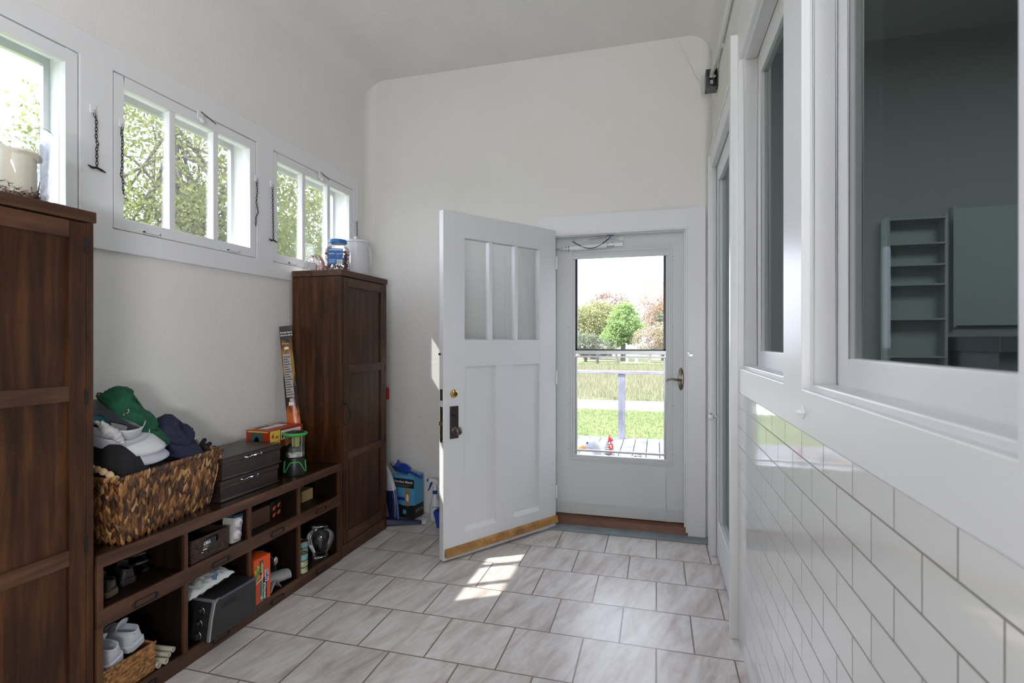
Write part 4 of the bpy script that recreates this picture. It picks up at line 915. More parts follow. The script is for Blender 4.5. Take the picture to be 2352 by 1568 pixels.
text_mesh('lettering', 'MILK', .045, KPR, r, (bx[1]+.001, bx[2]+.088, bx[4]-.054), (0, 1, 0), (0, 0, 1), bold=.001)
text_mesh('lettering', 'MILK', .050, KPR, r, (bx[0]+.038, bx[2]+.05, bx[4]+.001), (0, 1, 0), (-1, 0, 0), bold=.001)
b = MB(); b.box(bx[0]+.005, bx[0]+.018, bx[2]+.01, bx[3]-.03, bx[4], bx[4]+.0008); part('top_stripe', b, YEL, r)

b = MB(); b.box(-2.120, -1.975, 2.338, 2.60, BT+.001, .7262); tag(b.build('dark_wooden_block', SHADEW, bevel=.003), 'dark plain wooden block under the red biscuit box', 'block')
# leaning firelog packet
def mk_flame():
    m, nt, b = nm('flame_print'); setin(b, Roughness=.28)
    tc = nt.nodes.new('ShaderNodeTexCoord'); sp = nt.nodes.new('ShaderNodeSeparateXYZ'); nt.links.new(tc.outputs['Object'], sp.inputs[0])
    n = noise(nt, mapping(nt, (22, 22, 7)), 1.6, 4, .6, .5)
    z = math_(nt, 'ADD', sp.outputs[2], math_(nt, 'MULTIPLY', math_(nt, 'SUBTRACT', n, .5), .30))
    zn = math_(nt, 'DIVIDE', z, .82)
    nt.links.new(ramp(nt, zn, [(.0, (.10, .02, .01)), (.22, (.55, .10, .02)), (.36, (.60, .14, .02)), (.46, (.03, .012, .010)), (.60, (.02, .012, .012)), (.68, (.42, .26, .03)), (.80, (.30, .12, .02)), (.90, (.06, .03, .02))]), b.inputs['Base Color'])
    return m
r = empty('firelog_packet', (-2.016, 2.60, BT), 'tall narrow black and orange flame-printed packet leaning against the far cabinet', 'packet')
p0 = Vector((-2.010, 2.61, BT+.004)); p1 = Vector((-2.130, 2.645, 1.392)); axz = (p1-p0).normalized(); wv = Vector((.90, .42, 0)).normalized(); wv = (wv-axz*wv.dot(axz)).normalized(); nv = wv.cross(axz)
if nv.y > 0: nv = -nv
PL = (p1-p0).length
b = MB()
def fp(s):
    def f(u, v):
        hw = (.040+(.031-.040)*v); th = .012*(math.sin(PI*min(1, max(0, (v-.005)/.99)))**.35)*(math.cos((u-.5)*PI)**.6)
        q = p0+axz*(PL*v)+wv*((u-.5)*2*hw)+nv*(th*s+.001*mn.noise(Vector((u*6, v*20, s)))); return tuple(q)
    return f
b.grid(fp(1), 10, 40); b.grid(fp(-1), 10, 40); part('pouch', b, mk_flame(), r, smooth=True)
def onpk(u, v, e=.0135): return p0+axz*(PL*v)+wv*((u-.5)*2*.035)+nv*e
def pk_quad(u0, u1, v0, v1, mat, nme='label_panel'):
    b = MB(); b.add([tuple(onpk(u0, v0)), tuple(onpk(u1, v0)), tuple(onpk(u1, v1)), tuple(onpk(u0, v1))], [(0, 1, 2, 3)]); return part(nme, b, mat, r, solid=.0006)
su = 1
flip = wv.cross(axz).dot(nv) > 0
pk_quad(.18, .80, .485, .795, flat('grey_print', (.34, .33, .31), .4))
pk_quad(.30, .70, .425, .450, WPR); pk_quad(.40, .68, .455, .475, flat('grey_print2', (.45, .42, .38), .4)); pk_quad(.36, .70, .828, .845, WPR); pk_quad(.12, .88, .875, .99, KPR, 'header_panel'); pk_quad(.2, .75, .865, .895, flat('log_print', (.45, .25, .07), .4))
for k in range(16):
    v = .50+k*.018; pk_quad_b = MB(); pk_quad_b.add([tuple(onpk(.22, v, .0145)), tuple(onpk(.76-.1*((k*7) % 3), v, .0145)), tuple(onpk(.76-.1*((k*7) % 3), v+.006, .0145)), tuple(onpk(.22, v+.006, .0145))], [(0, 1, 2, 3)]); part('text_line', pk_quad_b, KPR, r)
text_mesh('lettering', 'Ready-Start', .014, WPR, r, tuple(onpk(.16, .945, .0147)), wv, axz, bold=.0003)
text_mesh('lettering', 'Econo-Stick', .014, WPR, r, tuple(onpk(.16, .925, .0147)), wv, axz, bold=.0003)

# lantern
r = empty('camping_lantern', (-1.905, 2.445, BT), 'clear cylindrical lantern with bright green trim at the right of the chests', 'lantern')
lx, ly = -1.903, 2.447; LIME = flat('lime_green', (.06, .42, .09), .35)
b = MB(); b.lathe((lx, ly, BT), [(.001, .001), (.058, .001), (.060, .008), (.052, .060), (.050, .095), (.001, .095)], 32); part('base', b, BLACK, r, smooth=35)
b = MB(); b.lathe((lx, ly, BT), [(.0505, .095), (.052, .10), (.052, .150), (.054, .212), (.0525, .212), (.0505, .150), (.0505, .10)], 32); part('globe', b, VESSEL, r, smooth=35)
b = MB(); b.lathe((lx, ly, BT), [(.030, .098), (.046, .100), (.046, .150), (.001, .152)], 28); part('inner_lamp', b, flat('lamp_grey', (.10, .11, .10), .4), r, smooth=35)
b = MB(); b.lathe((lx, ly, BT), [(.049, .100), (.0495, .100), (.0495, .128), (.049, .128)], 32); ip = part('paper_label', b, flat('label_paper', (.55, .55, .48), .5, var=.7, vscale=60), r)
b = MB(); b.box(lx-.012, lx-.004, ly-.010, ly+.010, BT+.152, BT+.200); b.box(lx+.010, lx+.018, ly-.012, ly+.014, BT+.152, BT+.205); part('led_post', b, flat('post_yellow', (.52, .58, .20), .4), r)
b = MB(); b.lathe((lx, ly, BT), [(.040, .208), (.058, .212), (.066, .222), (.063, .228), (.050, .229), (.040, .222)], 32); part('lid_ring', b, LIME, r, smooth=35)
b = MB(); b.lathe((lx, ly, BT), [(.052, .212), (.050, .230), (.030, .236), (.001, .236)], 28); part('lid', b, BLACK, r, smooth=35)
b = MB()
for a0 in (-52, 128):
    pts = []
    for (da, z) in ((-80, .075), (-74, .030), (-66, .018), (-56, .024), (-30, .068), (-20, .074), (20, .074), (30, .068), (56, .024), (66, .018), (74, .030), (80, .075)):
        t = math.radians(a0+da); rr = .0605-.008*(z/.06 if z < .07 else 1); pts.append((lx+rr*math.cos(t), ly+rr*math.sin(t), BT+z))
    b.tube(pts, .0036, 6)
part('green_trim', b, LIME, r, smooth=True)

# ---- cubby contents
SZ = .0605; MZ = .3905
# rattan basket with shoes
RAT = randmat('rattan', [(0, (.12, .045, .012)), (.5, (.30, .13, .035)), (1, (.46, .23, .07))], .5)
r = empty('rattan_basket', (-1.94, 1.452, SZ), 'small orange-brown rattan basket of shoes in the lower left compartment', 'basket')
rx0, rx1, ry0, ry1, rz1 = -2.06, -1.822, 1.352, 1.555, .164
b = MB(); t = .004
b.box(rx0, rx1-.006, ry0+.004, ry0+.008, SZ, rz1-.004); b.box(rx0, rx1-.006, ry1-.008, ry1-.004, SZ, rz1-.004); b.box(rx1-.010, rx1-.006, ry0+.008, ry1-.008, SZ, rz1-.004); b.box(rx0, rx0+.004, ry0+.008, ry1-.008, SZ, rz1-.004); b.box(rx0, rx1-.01, ry0+.008, ry1-.008, SZ, SZ+.004)
part('wall', b, flat('rattan_core', (.06, .025, .01), .8), r)
b = MB()
for j in range(14):
    z = SZ+.004+j*.0073
    n_ = 17
    for i in range(n_):
        y = ry0+.006+(i+.5*(j % 2))*(ry1-ry0-.008)/n_; strand(b, Vector((rx1-.004, y, z)), Vector((0, 1, .28)), Vector((1, 0, 0)), .0165, .0042, .0042)
    n_ = 19
    for i in range(n_):
        x = rx0+.006+(i+.5*(j % 2))*(rx1-rx0-.012)/n_; strand(b, Vector((x, ry1-.003, z)), Vector((1, 0, -.28)), Vector((0, 1, 0)), .0165, .0042, .0040); strand(b, Vector((x, ry0+.003, z)), Vector((1, 0, .28)), Vector((0, -1, 0)), .0165, .0042, .0040)
part('weave', b, RAT, r, smooth=60, fix=False)
b = MB()
for (a, c) in (((rx1-.005, ry0+.002), (rx1-.005, ry1-.002)), ((rx0, ry1-.004), (rx1-.005, ry1-.004)), ((rx0, ry0+.004), (rx1-.005, ry0+.004))):
    A_ = Vector((*a, rz1)); C_ = Vector((*c, rz1)); n_ = int((C_-A_).length/.007)
    for i in range(n_+1): p = A_.lerp(C_, i/n_); strand(b, p, (C_-A_).normalized()+Vector((0, 0, .9)), Vector((1, .3, 0)), .014, .004, .004)
part('rim', b, RAT, r, smooth=60, fix=False)
b = MB(); b.box(rx0+.01, rx1-.014, ry0+.012, ry1-.012, SZ+.006, .120); tag(b.build('dark_cloth', BCL), 'dark folded cloth filling the rattan basket beneath the white shoes', 'cloth')
def shoe(name, org, fwd, up, mat, solemat, label, cat='shoe', group=None, L=.27, s=1.0):
    f = Vector(fwd).normalized(); u = Vector(up); u = (u-f*u.dot(f)).normalized(); sd = u.cross(f)
    M = Matrix(((f.x, sd.x, u.x, org[0]), (f.y, sd.y, u.y, org[1]), (f.z, sd.z, u.z, org[2]), (0, 0, 0, 1))) @ Matrix.Diagonal((s, s, s, 1))
    r = empty(name, org, label, cat, group)
    st = [(-.0, .022, .076), (.010, .033, .088), (.035, .038, .084), (.07, .039, .078), (.11, .040, .078), (.15, .043, .066), (.19, .048, .054), (.23, .046, .045), (.26, .034, .036), (.272, .014, .028)]
    b = MB(); n = 16; vs = []; fs = []
    for i, (x, hw, h) in enumerate(st):
        for k in range(n):
            t = 2*PI*k/n; y = hw*math.cos(t); z = .022+(h-.022)*max(0, math.sin(t))**.8 if math.sin(t) > 0 else .022
            if h > .064 and math.sin(t) > .1: y *= (1-.34*math.sin(t))
            if 1 <= i <= 3 and k == 4: z = h-.062
            if 1 <= i <= 3 and k in (3, 5): z = h-.040; y *= .9
            if 1 <= i <= 3 and k in (2, 6): y *= 1.12; z = h
            vs.append(tuple(M @ Vector((x, y, z))))
    for i in range(len(st)-1):
        for k in range(n):
            fs.append((i*n+k, i*n+(k+1) % n, (i+1)*n+(k+1) % n, (i+1)*n+k))
    fs.append(tuple(reversed(range(n)))); fs.append(tuple((len(st)-1)*n+k for k in range(n)))
    b.add(vs, fs); part('upper', b, mat, r, smooth=True, sub=2)
    b = MB(); pl = []
    for (x, hw, h) in st: pl.append((x, -hw*1.06))
    for (x, hw, h) in reversed(st): pl.append((x, hw*1.06))
    b.prism(pl, 0, .026, 'z'); b.v = [tuple(M @ Vector((p[0]*1.01-.003, p[1], p[2]))) for p in b.v]; part('sole', b, solemat, r, bevel=.004*s)
    b = MB()
    for k in range(5):
        x = .088+k*.019; pts = [tuple(M @ Vector((x+(.008 if k % 2 else -.002)*q/2, q*.017, .0745-.0035*k+.004*(1-q*q)))) for q in (-1, -.5, 0, .5, 1)]; b.tube(pts, .0030, 6)
    part('laces', b, mat, r, smooth=True)
    b = MB(); b.box(.000, .003, -.007, .007, .040, .066, M); part('heel_tab', b, solemat, r, bevel=.001)
    def lim(i_, k_):     # where subdivision carries this cage vertex
        g = lambda a, c: Vector(vs[max(0, min(len(st)-1, a))*n+(c % n)])
        return tuple(g(i_, k_)*4/9+(g(i_-1, k_)+g(i_+1, k_)+g(i_, k_-1)+g(i_, k_+1))/9+(g(i_-1, k_-1)+g(i_+1, k_-1)+g(i_-1, k_+1)+g(i_+1, k_+1))/36)
    rim = [lim(4, 5), lim(3, 6), lim(2, 6), lim(1, 6), lim(0, 5), lim(0, 4), lim(0, 3), lim(1, 2), lim(2, 2), lim(3, 2), lim(4, 3)]
    P_, R_ = smooth_path([tuple(Vector(q)) for q in rim], [.004*s]*len(rim), 4); b = MB(); b.tube(P_, R_, 8); part('collar', b, mat, r, smooth=True)
    b = MB(); b.grid(lambda u, v: tuple(M @ Vector((.072-.030*v+.012*v*v, (u-.5)*.040*(1+.25*v), .070+.036*v-.010*(2*u-1)**2))), 7, 6); part('tongue', b, mat, r, smooth=True, solid=.005)
    return r
SHW = flat('white_leather', (.60, .61, .66), .45, bump=.1); SHS = flat('white_rubber', (.66, .67, .72), .5)
shoe('sneaker', (-1.856, 1.430, .146), (-.85, -.15, .14), (-.05, -.25, 1), SHW, SHS, 'white leather sneaker at the front left of the rattan basket', group='white sneakers in the rattan basket', s=1.05)
shoe('sneaker', (-1.868, 1.520, .158), (-.85, -.12, .06), (-.10, -.22, 1), SHW, SHS, 'white leather sneaker standing higher, right of the other white sneaker', group='white sneakers in the rattan basket', s=1.02)
TUBE = flat('cream_tube', (.62, .58, .45), .5)
for i, (a, c) in enumerate((((-2.03, 1.600, .1), (-1.835, 1.640, .086)), ((-2.02, 1.580, .08), (-1.832, 1.618, .078)), ((-2.0, 1.566, .072), (-1.812, 1.588, .074)), ((-1.95, 1.562, .072), (-1.822, 1.566, .070)))):
    b = MB(); A_ = Vector(a); C_ = Vector(c); d = (C_-A_).normalized(); b.tube([A_, C_], .0105, 16, cap=False); b.tube([C_, C_-d*.05], .0075, 16, cap=False); q = d.orthogonal().normalized(); q2 = d.cross(q)
    o = [C_+(q*math.cos(t/8*PI)+q2*math.sin(t/8*PI))*.0105 for t in range(16)]; i_ = [C_+(q*math.cos(t/8*PI)+q2*math.sin(t/8*PI))*.0075 for t in range(16)]
    b.add([tuple(p) for p in o+i_], [(k, (k+1) % 16, 16+(k+1) % 16, 16+k) for k in range(16)]); b.add([tuple(p) for p in [C_-d*.05+(q*math.cos(t/8*PI)+q2*math.sin(t/8*PI))*.0075 for t in range(16)]], [tuple(range(16))])
    tag(b.build('hollow_tube', TUBE, smooth=40), ['cream hollow tube lying farthest right beside the rattan basket', 'cream hollow tube, second from the top of the four', 'cream hollow tube, third from the top of the four', 'short cream hollow tube, nearest the camera of the four'][i], 'tube', 'cream tubes beside the rattan basket')
# dark shoes in the upper left compartment
DL = flat('dark_leather', (.018, .014, .012), .5, bump=.2); DS = flat('tan_sole', (.10, .065, .035), .6)
shoe('sandal_shoe', (-1.87, 1.43, MZ+.002), (-.9, -.25, 0), (0, 0, 1), DL, DS, 'black shoe with a tan sole at the left of the upper left compartment', s=.8)
shoe('dark_shoe', (-1.90, 1.51, MZ+.002), (-.92, .2, 0), (0, 0, 1), DL, DL, 'black shoe beside the tan-soled shoe in the upper left compartment', s=.8)
b = MB()
pts = [(-1.98+.045*math.cos(k*.55)+.01*math.sin(k*1.7), 1.590+.038*math.sin(k*.55), MZ+.012+.0032*k) for k in range(32)]; b.tube(pts, .0065, 8)
tag(b.build('coiled_cable', BLACK, smooth=True), 'black coiled cable at the back of the upper left compartment', 'cable')
# dark wicker basket with battery pack
DW = randmat('dark_wicker', [(0, (.025, .012, .008)), (.5, (.060, .026, .016)), (1, (.105, .050, .032))], .5)
r = empty('dark_wicker_basket', (-1.93, 1.82, MZ), 'small dark brown wicker basket in the second upper compartment', 'basket')
wx0, wx1, wy0, wy1, wz1 = -2.08, -1.822, 1.712, 1.905, .484
b = MB()
b.box(wx0, wx1-.004, wy0, wy0+.005, MZ, wz1); b.box(wx0, wx1-.004, wy1-.005, wy1, MZ, wz1); b.box(wx0, wx0+.005, wy0+.005, wy1-.005, MZ, wz1); b.box(wx0+.005, wx1-.009, wy0+.005, wy1-.005, MZ, MZ+.004)
b.box(wx1-.009, wx1-.004, wy0+.005, wy1-.005, MZ, wz1-.042); b.box(wx1-.009, wx1-.004, wy0+.005, wy0+.07, wz1-.042, wz1); b.box(wx1-.009, wx1-.004, wy1-.055, wy1-.005, wz1-.042, wz1); b.box(wx1-.009, wx1-.004, wy0+.07, wy1-.055, wz1-.012, wz1)
part('wall', b, flat('wicker_core', (.03, .014, .009), .7), r)
b = MB()
for j in range(13):
    z = MZ+.004+j*.0072
    for i in range(22):
        y = wy0+.004+(i+.5*(j % 2))*(wy1-wy0-.006)/22
        if wy0+.068 < y < wy1-.052 and wz1-.045 < z < wz1-.010: continue
        strand(b, Vector((wx1-.003, y, z)), Vector((0, 1, .05)), Vector((1, 0, 0)), .0085, .0032, .0028)
    for i in range(24):
        x = wx0+.004+(i+.5*(j % 2))*(wx1-wx0-.008)/24; strand(b, Vector((x, wy0-.001, z)), Vector((1, 0, .05)), Vector((0, -1, 0)), .0105, .0032, .0028)
part('weave', b, DW, r, smooth=60, fix=False)
r = empty('battery_pack', (-1.835, 1.80, MZ+.04), 'black battery pack with white letters in the handle of the dark wicker basket', 'battery pack')
b = MB(); b.box(-1.850, -1.8225, 1.765, 1.835, MZ+.030, MZ+.078); part('card', b, BLACK, r, bevel=.001)
text_mesh('lettering', 'CELL', .017, WPR, r, (-1.822, 1.768, MZ+.057), (0, 1, .08), (0, .15, 1), bold=.0006)
b = MB(); b.box(-1.8225, -1.8215, 1.768, 1.795, MZ+.048, MZ+.051); part('copper_stripe', b, flat('copper_print', (.55, .30, .15), .3, .6), r)
b = MB(); b.box(-1.8225, -1.8215, 1.766, 1.786, MZ+.038, MZ+.042); b.box(-1.8225, -1.8215, 1.758, 1.766, MZ+.030, MZ+.033); part('white_stripe', b, WPR, r)
# light bulb pack
r = empty('bulb_pack', (-1.84, 1.955, MZ), 'white card pack of two light bulbs leaning beside the dark wicker basket', 'bulb pack')
M = Matrix.Translation((-1.835, 1.950, MZ+.002)) @ Matrix.Rotation(math.radians(-7), 4, 'X') @ Matrix.Rotation(math.radians(8), 4, 'Z')
b = MB(); b.box(-.055, 0, -.020, .042, 0, .118, M); part('carton', b, flat('white_card', (.50, .48, .44), .6), r, bevel=.001)
b = MB(); b.box(-.056, .0005, -.021, .043, .110, .122, M); part('blue_top', b, flat('blue_card', (.015, .05, .11), .5), r)
for k, z in enumerate((.032, .086)):
    b = MB(); b.sphere(tuple(M @ Vector((.002, .011, z))), .0225, 18, 12, sc=(.55, 1, 1)); lb = part('light_bulb', b, flat('bulb_white', (.66, .63, .66), .2), r, smooth=True)
    b = MB(); b.tube([tuple(M @ Vector((.0155, .011+.006*math.cos(t/4*PI), z+.006*math.sin(t/4*PI)))) for t in range(8)], .0014, 5, closed=True); part('bulb_mark', b, flat('grey_mark', (.2, .2, .22), .5), lb)
# brown box with dark dish, orange clips
r = empty('brown_wooden_box', (-1.96, 2.14, MZ), 'plain brown box under a dark dish in the third upper compartment', 'box')
b = MB(); b.box(-2.06, -1.885, 2.032, 2.235, MZ, .474); part('body', b, mk_wood('plain_brown', (.07, .025, .012), (.11, .042, .020), (.15, .062, .030), (3, 3, 3), .5), r, bevel=.002)
b = MB(); b.lathe((-1.97, 2.135, .475), [(.05, .0), (.085, .006), (.098, .018), (.094, .018), (.082, .009), (.048, .004)], 32); tag(b.build('dark_dish', flat('blue_black_glaze', (.015, .02, .03), .15), smooth=40), 'dark glazed dish resting on the plain brown box', 'dish')
r = empty('clip_card', (-1.91, 2.31, MZ), 'black card with orange clips right of the plain brown box', 'card')
b = MB(); b.box(-1.95, -1.905, 2.262, 2.345, MZ, .476); part('card', b, BLACK, r, bevel=.002)
OR = flat('orange_plastic', (.75, .13, .02), .4)
for (yy, zz) in ((2.286, .438), (2.320, .446), (2.286, .404), (2.320, .410)):
    b = MB(); b.prism([(yy-.011, zz), (yy-.003, zz+.009), (yy+.009, zz+.012), (yy+.009, zz+.004), (yy+.001, zz+.001), (yy+.001, zz-.006), (yy-.008, zz-.009)], -1.905, -1.900, 'x'); part('clip', b, OR, r, bevel=.001)
# kraft box and grey block
b = MB(); b.box(-2.02, -1.925, 2.535, 2.632, MZ, .452); tag(b.build('kraft_box', flat('kraft_card', (.47, .32, .13), .6, bump=.1), bevel=.001), 'small tan cardboard box in the upper right compartment', 'box')
b = MB(); b.box(-2.00, -1.965, 2.565, 2.605, .4525, .478); tag(b.build('grey_block', flat('grey_block', (.18, .18, .18), .5), bevel=.003), 'small grey block on top of the tan cardboard box', 'block')
# toaster oven
r = empty('toaster_oven', (-1.89, 1.86, SZ), 'black toaster oven with a silver curved edge in the second lower compartment', 'toaster oven')
TB = flat('toaster_black', (.018, .018, .020), .38, bump=.05, bscale=200); tz = SZ+.012
b = MB(); prf = [(1.735, tz), (1.995, tz), (1.995, .226), (1.775, .226), (1.763, .218), (1.748, .16), (1.738, .10)]
b.prism(prf, -2.06, -1.758, 'x'); part('body', b, TB, r, bevel=.003)
b = MB(); pth = [(1.734, tz+.002), (1.737, .10), (1.747, .16), (1.762, .219), (1.774, .227), (1.79, .228)]
for (a, c) in zip(pth, pth[1:]): b.hexa([(-1.768, a[0]-.004, a[1]), (-1.756, a[0]-.004, a[1]), (-1.756, a[0]+.004, a[1]), (-1.768, a[0]+.004, a[1])], [(-1.768, c[0]-.004, c[1]), (-1.756, c[0]-.004, c[1]), (-1.756, c[0]+.004, c[1]), (-1.768, c[0]+.004, c[1])])
b.box(-2.055, -1.768, 1.763, 1.772, .219, .2275)
part('silver_edge', b, flat('silver_trim', (.50, .50, .53), .3, .7), r)
b = MB(); b.box(-1.763, -1.755, 1.79, 1.995, .222, .229); part('top_edge', b, flat('blue_grey_edge', (.14, .13, .20), .35, .4), r)
b = MB()
for k in range(8): b.box(-1.7585, -1.7568, 1.800+k*.010, 1.803+k*.010, .178, .200)
part('vent_slots', b, DARKGAP, r)
for (x, y, z) in ((-1.815, 1.755, .185), (-1.815, 1.744, .138), (-1.815, 1.738, .092)):
    b = MB(); b.lathe((0, 0, 0), [(.001, .022), (.011, .021), (.013, .016), (.0135, 0)], 20, Matrix.Translation((x, y, z)) @ Matrix.Rotation(PI/2, 4, 'X')); kb = part('control_knob', b, BLACK, r, smooth=30)
    b = MB(); b.tube([(x+.0155*math.cos(t/8*PI), y-.004, z+.0155*math.sin(t/8*PI)) for t in range(16)], .0012, 5, closed=True); part('chrome_ring', b, STEEL, kb, smooth=True)
b = MB(); b.box(-2.05, -1.85, 1.739, 1.745, .085, .19); part('door_window', b, flat('oven_glass', (.01, .01, .012), .08), r)
b = MB(); b.cyl((-1.785, 1.755, SZ), (-1.785, 1.755, tz+.002), .012, n=14); b.cyl((-2.03, 1.755, SZ), (-2.03, 1.755, tz+.002), .012, n=14); b.cyl((-1.785, 1.97, SZ), (-1.785, 1.97, tz+.002), .012, n=14); part('foot', b, RUBBER, r)
r = empty('white_bag', (-1.88, 1.78, .23), 'folded white plastic bag with blue print on top of the toaster oven', 'bag')
b = MB()
def fbag(s):
    def f(u, v):
        y = 1.705+.215*v; x = -1.93+.105*u+.02*v; e = (math.sin(PI*u)**.4)*(math.sin(PI*min(1, v*1.02+.0))**.3 if 0 < v < 1 else 0)
        z = .248+(.026*e*s if s > 0 else -.014*e)+.008*mn.noise(Vector((u*4, v*9, s)))+.006*mn.noise(Vector((u*9, v*22, 2)))+.030*v+.012*(1-u)
        return (x, y, z)
    return f
b.grid(fbag(1), 24, 44); b.grid(fbag(-1), 24, 44); part('bag_body', b, flat('white_film', (.58, .59, .58), .3, bump=.2), r, smooth=True)
b = MB(); b.lathe((0, 0, 0), [(.013, 0), (.018, 0), (.018, .001), (.013, .001)], 20, Matrix.Translation((-1.829, 1.842, .285)) @ Matrix.Rotation(math.radians(62), 4, 'Y')); b.lathe((0, 0, 0), [(.001, 0), (.006, 0), (.006, .001), (.001, .001)], 12, Matrix.Translation((-1.829, 1.842, .285)) @ Matrix.Rotation(math.radians(62), 4, 'Y'))
part('blue_print', b, flat('blue_print', (.02, .10, .25), .4), r)
# orange trash bag box
r = empty('trash_bag_box', (-1.885, 2.10, SZ), 'orange, black and green box of trash bags in the third lower compartment', 'box')
ox, oy0, oy1, oz1 = -1.812, 2.043, 2.150, .272
ORC = flat('orange_card', (.78, .09, .012), .4); GRC = flat('green_card', (.02, .16, .10), .4)
b = MB(); b.box(-1.97, ox, oy0, oy1, SZ, oz1); part('carton', b, ORC, r, bevel=.0012)
b = MB(); b.box(ox, ox+.0008, oy0+.038, oy0+.050, SZ+.002, .168); part('green_panel', b, GRC, r)
b = MB(); b.box(ox, ox+.0008, oy0+.054, oy0+.083, SZ+.002, .172); b.box(ox, ox+.0008, oy0+.035, oy0+.058, .192, .258); part('black_panel', b, KPR, r)
b = MB(); b.box(ox, ox+.001, oy0+.050, oy0+.053, SZ+.002, .17); b.prism([(oy0, .160), (oy0+.050, .172), (oy0+.052, .240), (oy0+.056, .240), (oy0+.055, .168), (oy0, .156)], ox, ox+.001, 'x'); part('white_line', b, WPR, r)
b = MB(); b.prism([(oy0+.002, .168), (oy0+.032, .178), (oy0+.034, .235), (oy0+.018, .245), (oy0+.002, .232)], ox, ox+.0008, 'x'); part('leaf_picture', b, flat('leaf_print', (.32, .36, .05), .4, var=.9, vscale=45), r)
text_mesh('lettering', 'STRONG', .019, WPR, r, (ox+.0012, oy0+.060, .146), (0, 0, -1), (0, 1, 0), bold=.0006)
text_mesh('lettering', 'VALUE', .017, flat('gold_print', (.6, .5, .15), .4), r, (ox+.0012, oy0+.041, .252), (0, 0, -1), (0, 1, 0), bold=.0006)
b = MB(); b.box(ox, ox+.001, oy0+.070, oy0+.092, .148, .205); part('white_panel', b, WPR, r)
text_mesh('lettering', 'Hefty', .024, flat('blue_letter', (.02, .05, .30), .4), r, (ox+.0014, oy0+.074, .205), (0, 0, -1), (0, 1, 0), bold=.0006)
text_mesh('lettering', '33', .014, WPR, r, (ox+.0012, oy0+.040, .090), (0, 0, -1), (0, 1, 0), bold=.0004)
# black pan and steel ladle bowl behind, grey bag roll
r = empty('black_pan', (-1.91, 2.20, SZ), 'black pan standing on edge with a steel lid knob behind the trash bag box', 'pan')
b = MB(); Mx = Matrix.Translation((-1.925, 2.195, .155)) @ Matrix.Rotation(math.radians(62), 4, 'Y') @ Matrix.Rotation(math.radians(0), 4, 'X')
b.lathe((0, 0, 0), [(.001, 0), (.070, 0), (.082, .030), (.086, .031), (.073, -.003), (.001, -.003)], 32, Mx); part('pan_body', b, flat('nonstick', (.015, .015, .015), .35), r, smooth=35)
b = MB(); b.sphere((-1.852, 2.232, .196), .019, 16, 10, sc=(.7, .8, 1.2)); part('steel_knob', b, flat('dull_steel', (.35, .33, .32), .25, .9), r, smooth=True)
r = empty('grey_bag_roll', (-1.84, 2.25, SZ), 'rolled up grey plastic bag in the third lower compartment', 'bag')
b = MB()
A0, A1 = Vector((-1.90, 2.185, .098)), Vector((-1.838, 2.312, .100)); ad = (A1-A0).normalized(); q1 = Vector((0, 0, 1)); q2 = ad.cross(q1).normalized()
def froll(u, v):
    t = u*PI*5.2; rr = .012+.022*u+.003*mn.noise(Vector((u*9, v*6, 0))); p = A0.lerp(A1, v); w_ = 1.0+.25*(1-v)
    return tuple(p+(q2*math.cos(t)*1.25+q1*math.sin(t)*.82)*rr*w_+Vector((0, 0, .004*mn.noise(Vector((u*14, v*10, 5))))))
b.grid(froll, 90, 14); part('film_roll', b, flat('grey_film', (.30, .30, .31), .28, bump=.2, bscale=50), r, smooth=True)
b = MB()
b.grid(lambda u, v: (-1.905+.085*u+.0*v, 2.165+.075*v, .064+.062*(1-abs(2*v-1))*(.4+.6*u)*.9+.006*mn.noise(Vector((u*6, v*6, 3)))+.001), 16, 14); part('loose_end', b, MATS['grey_film'], r, smooth=True, solid=.001)
# cans
CYAN = flat('cyan_label', (.20, .46, .52), .35); GOLD = flat('can_gold', (.55, .42, .20), .25, .9); LBL2 = flat('green_white_label', (.45, .50, .32), .4, var=.6, vscale=70)
def can(x, y, z, lab, label):
    r = empty('food_can', (x, y, z), label, 'can', 'small food cans in the lower right compartment')
    b = MB(); b.lathe((x, y, z), [(.001, .001), (.030, .0), (.0325, .002), (.0325, .032), (.0325, .0335), (.0295, .034), (.0285, .0315), (.001, .0315)], 28); part('can_body', b, GOLD, r, smooth=35)
    b = MB(); b.lathe((x, y, z), [(.0328, .004), (.0330, .004), (.0330, .029), (.0328, .029)], 28); part('paper_band', b, lab, r, smooth=35)
for k in range(4): can(-1.895, 2.492, SZ+k*.0343, CYAN, 'light blue food can, %s of the taller stack beside the glass vase' % ['bottom', 'second', 'third', 'top'][k])
for k in range(3): can(-1.842, 2.418, SZ+k*.0343, [LBL2, LBL2, CYAN][k], ['green and white food can at the bottom of the shorter stack', 'green and white food can in the middle of the shorter stack', 'light blue food can on top of the shorter stack'][k])
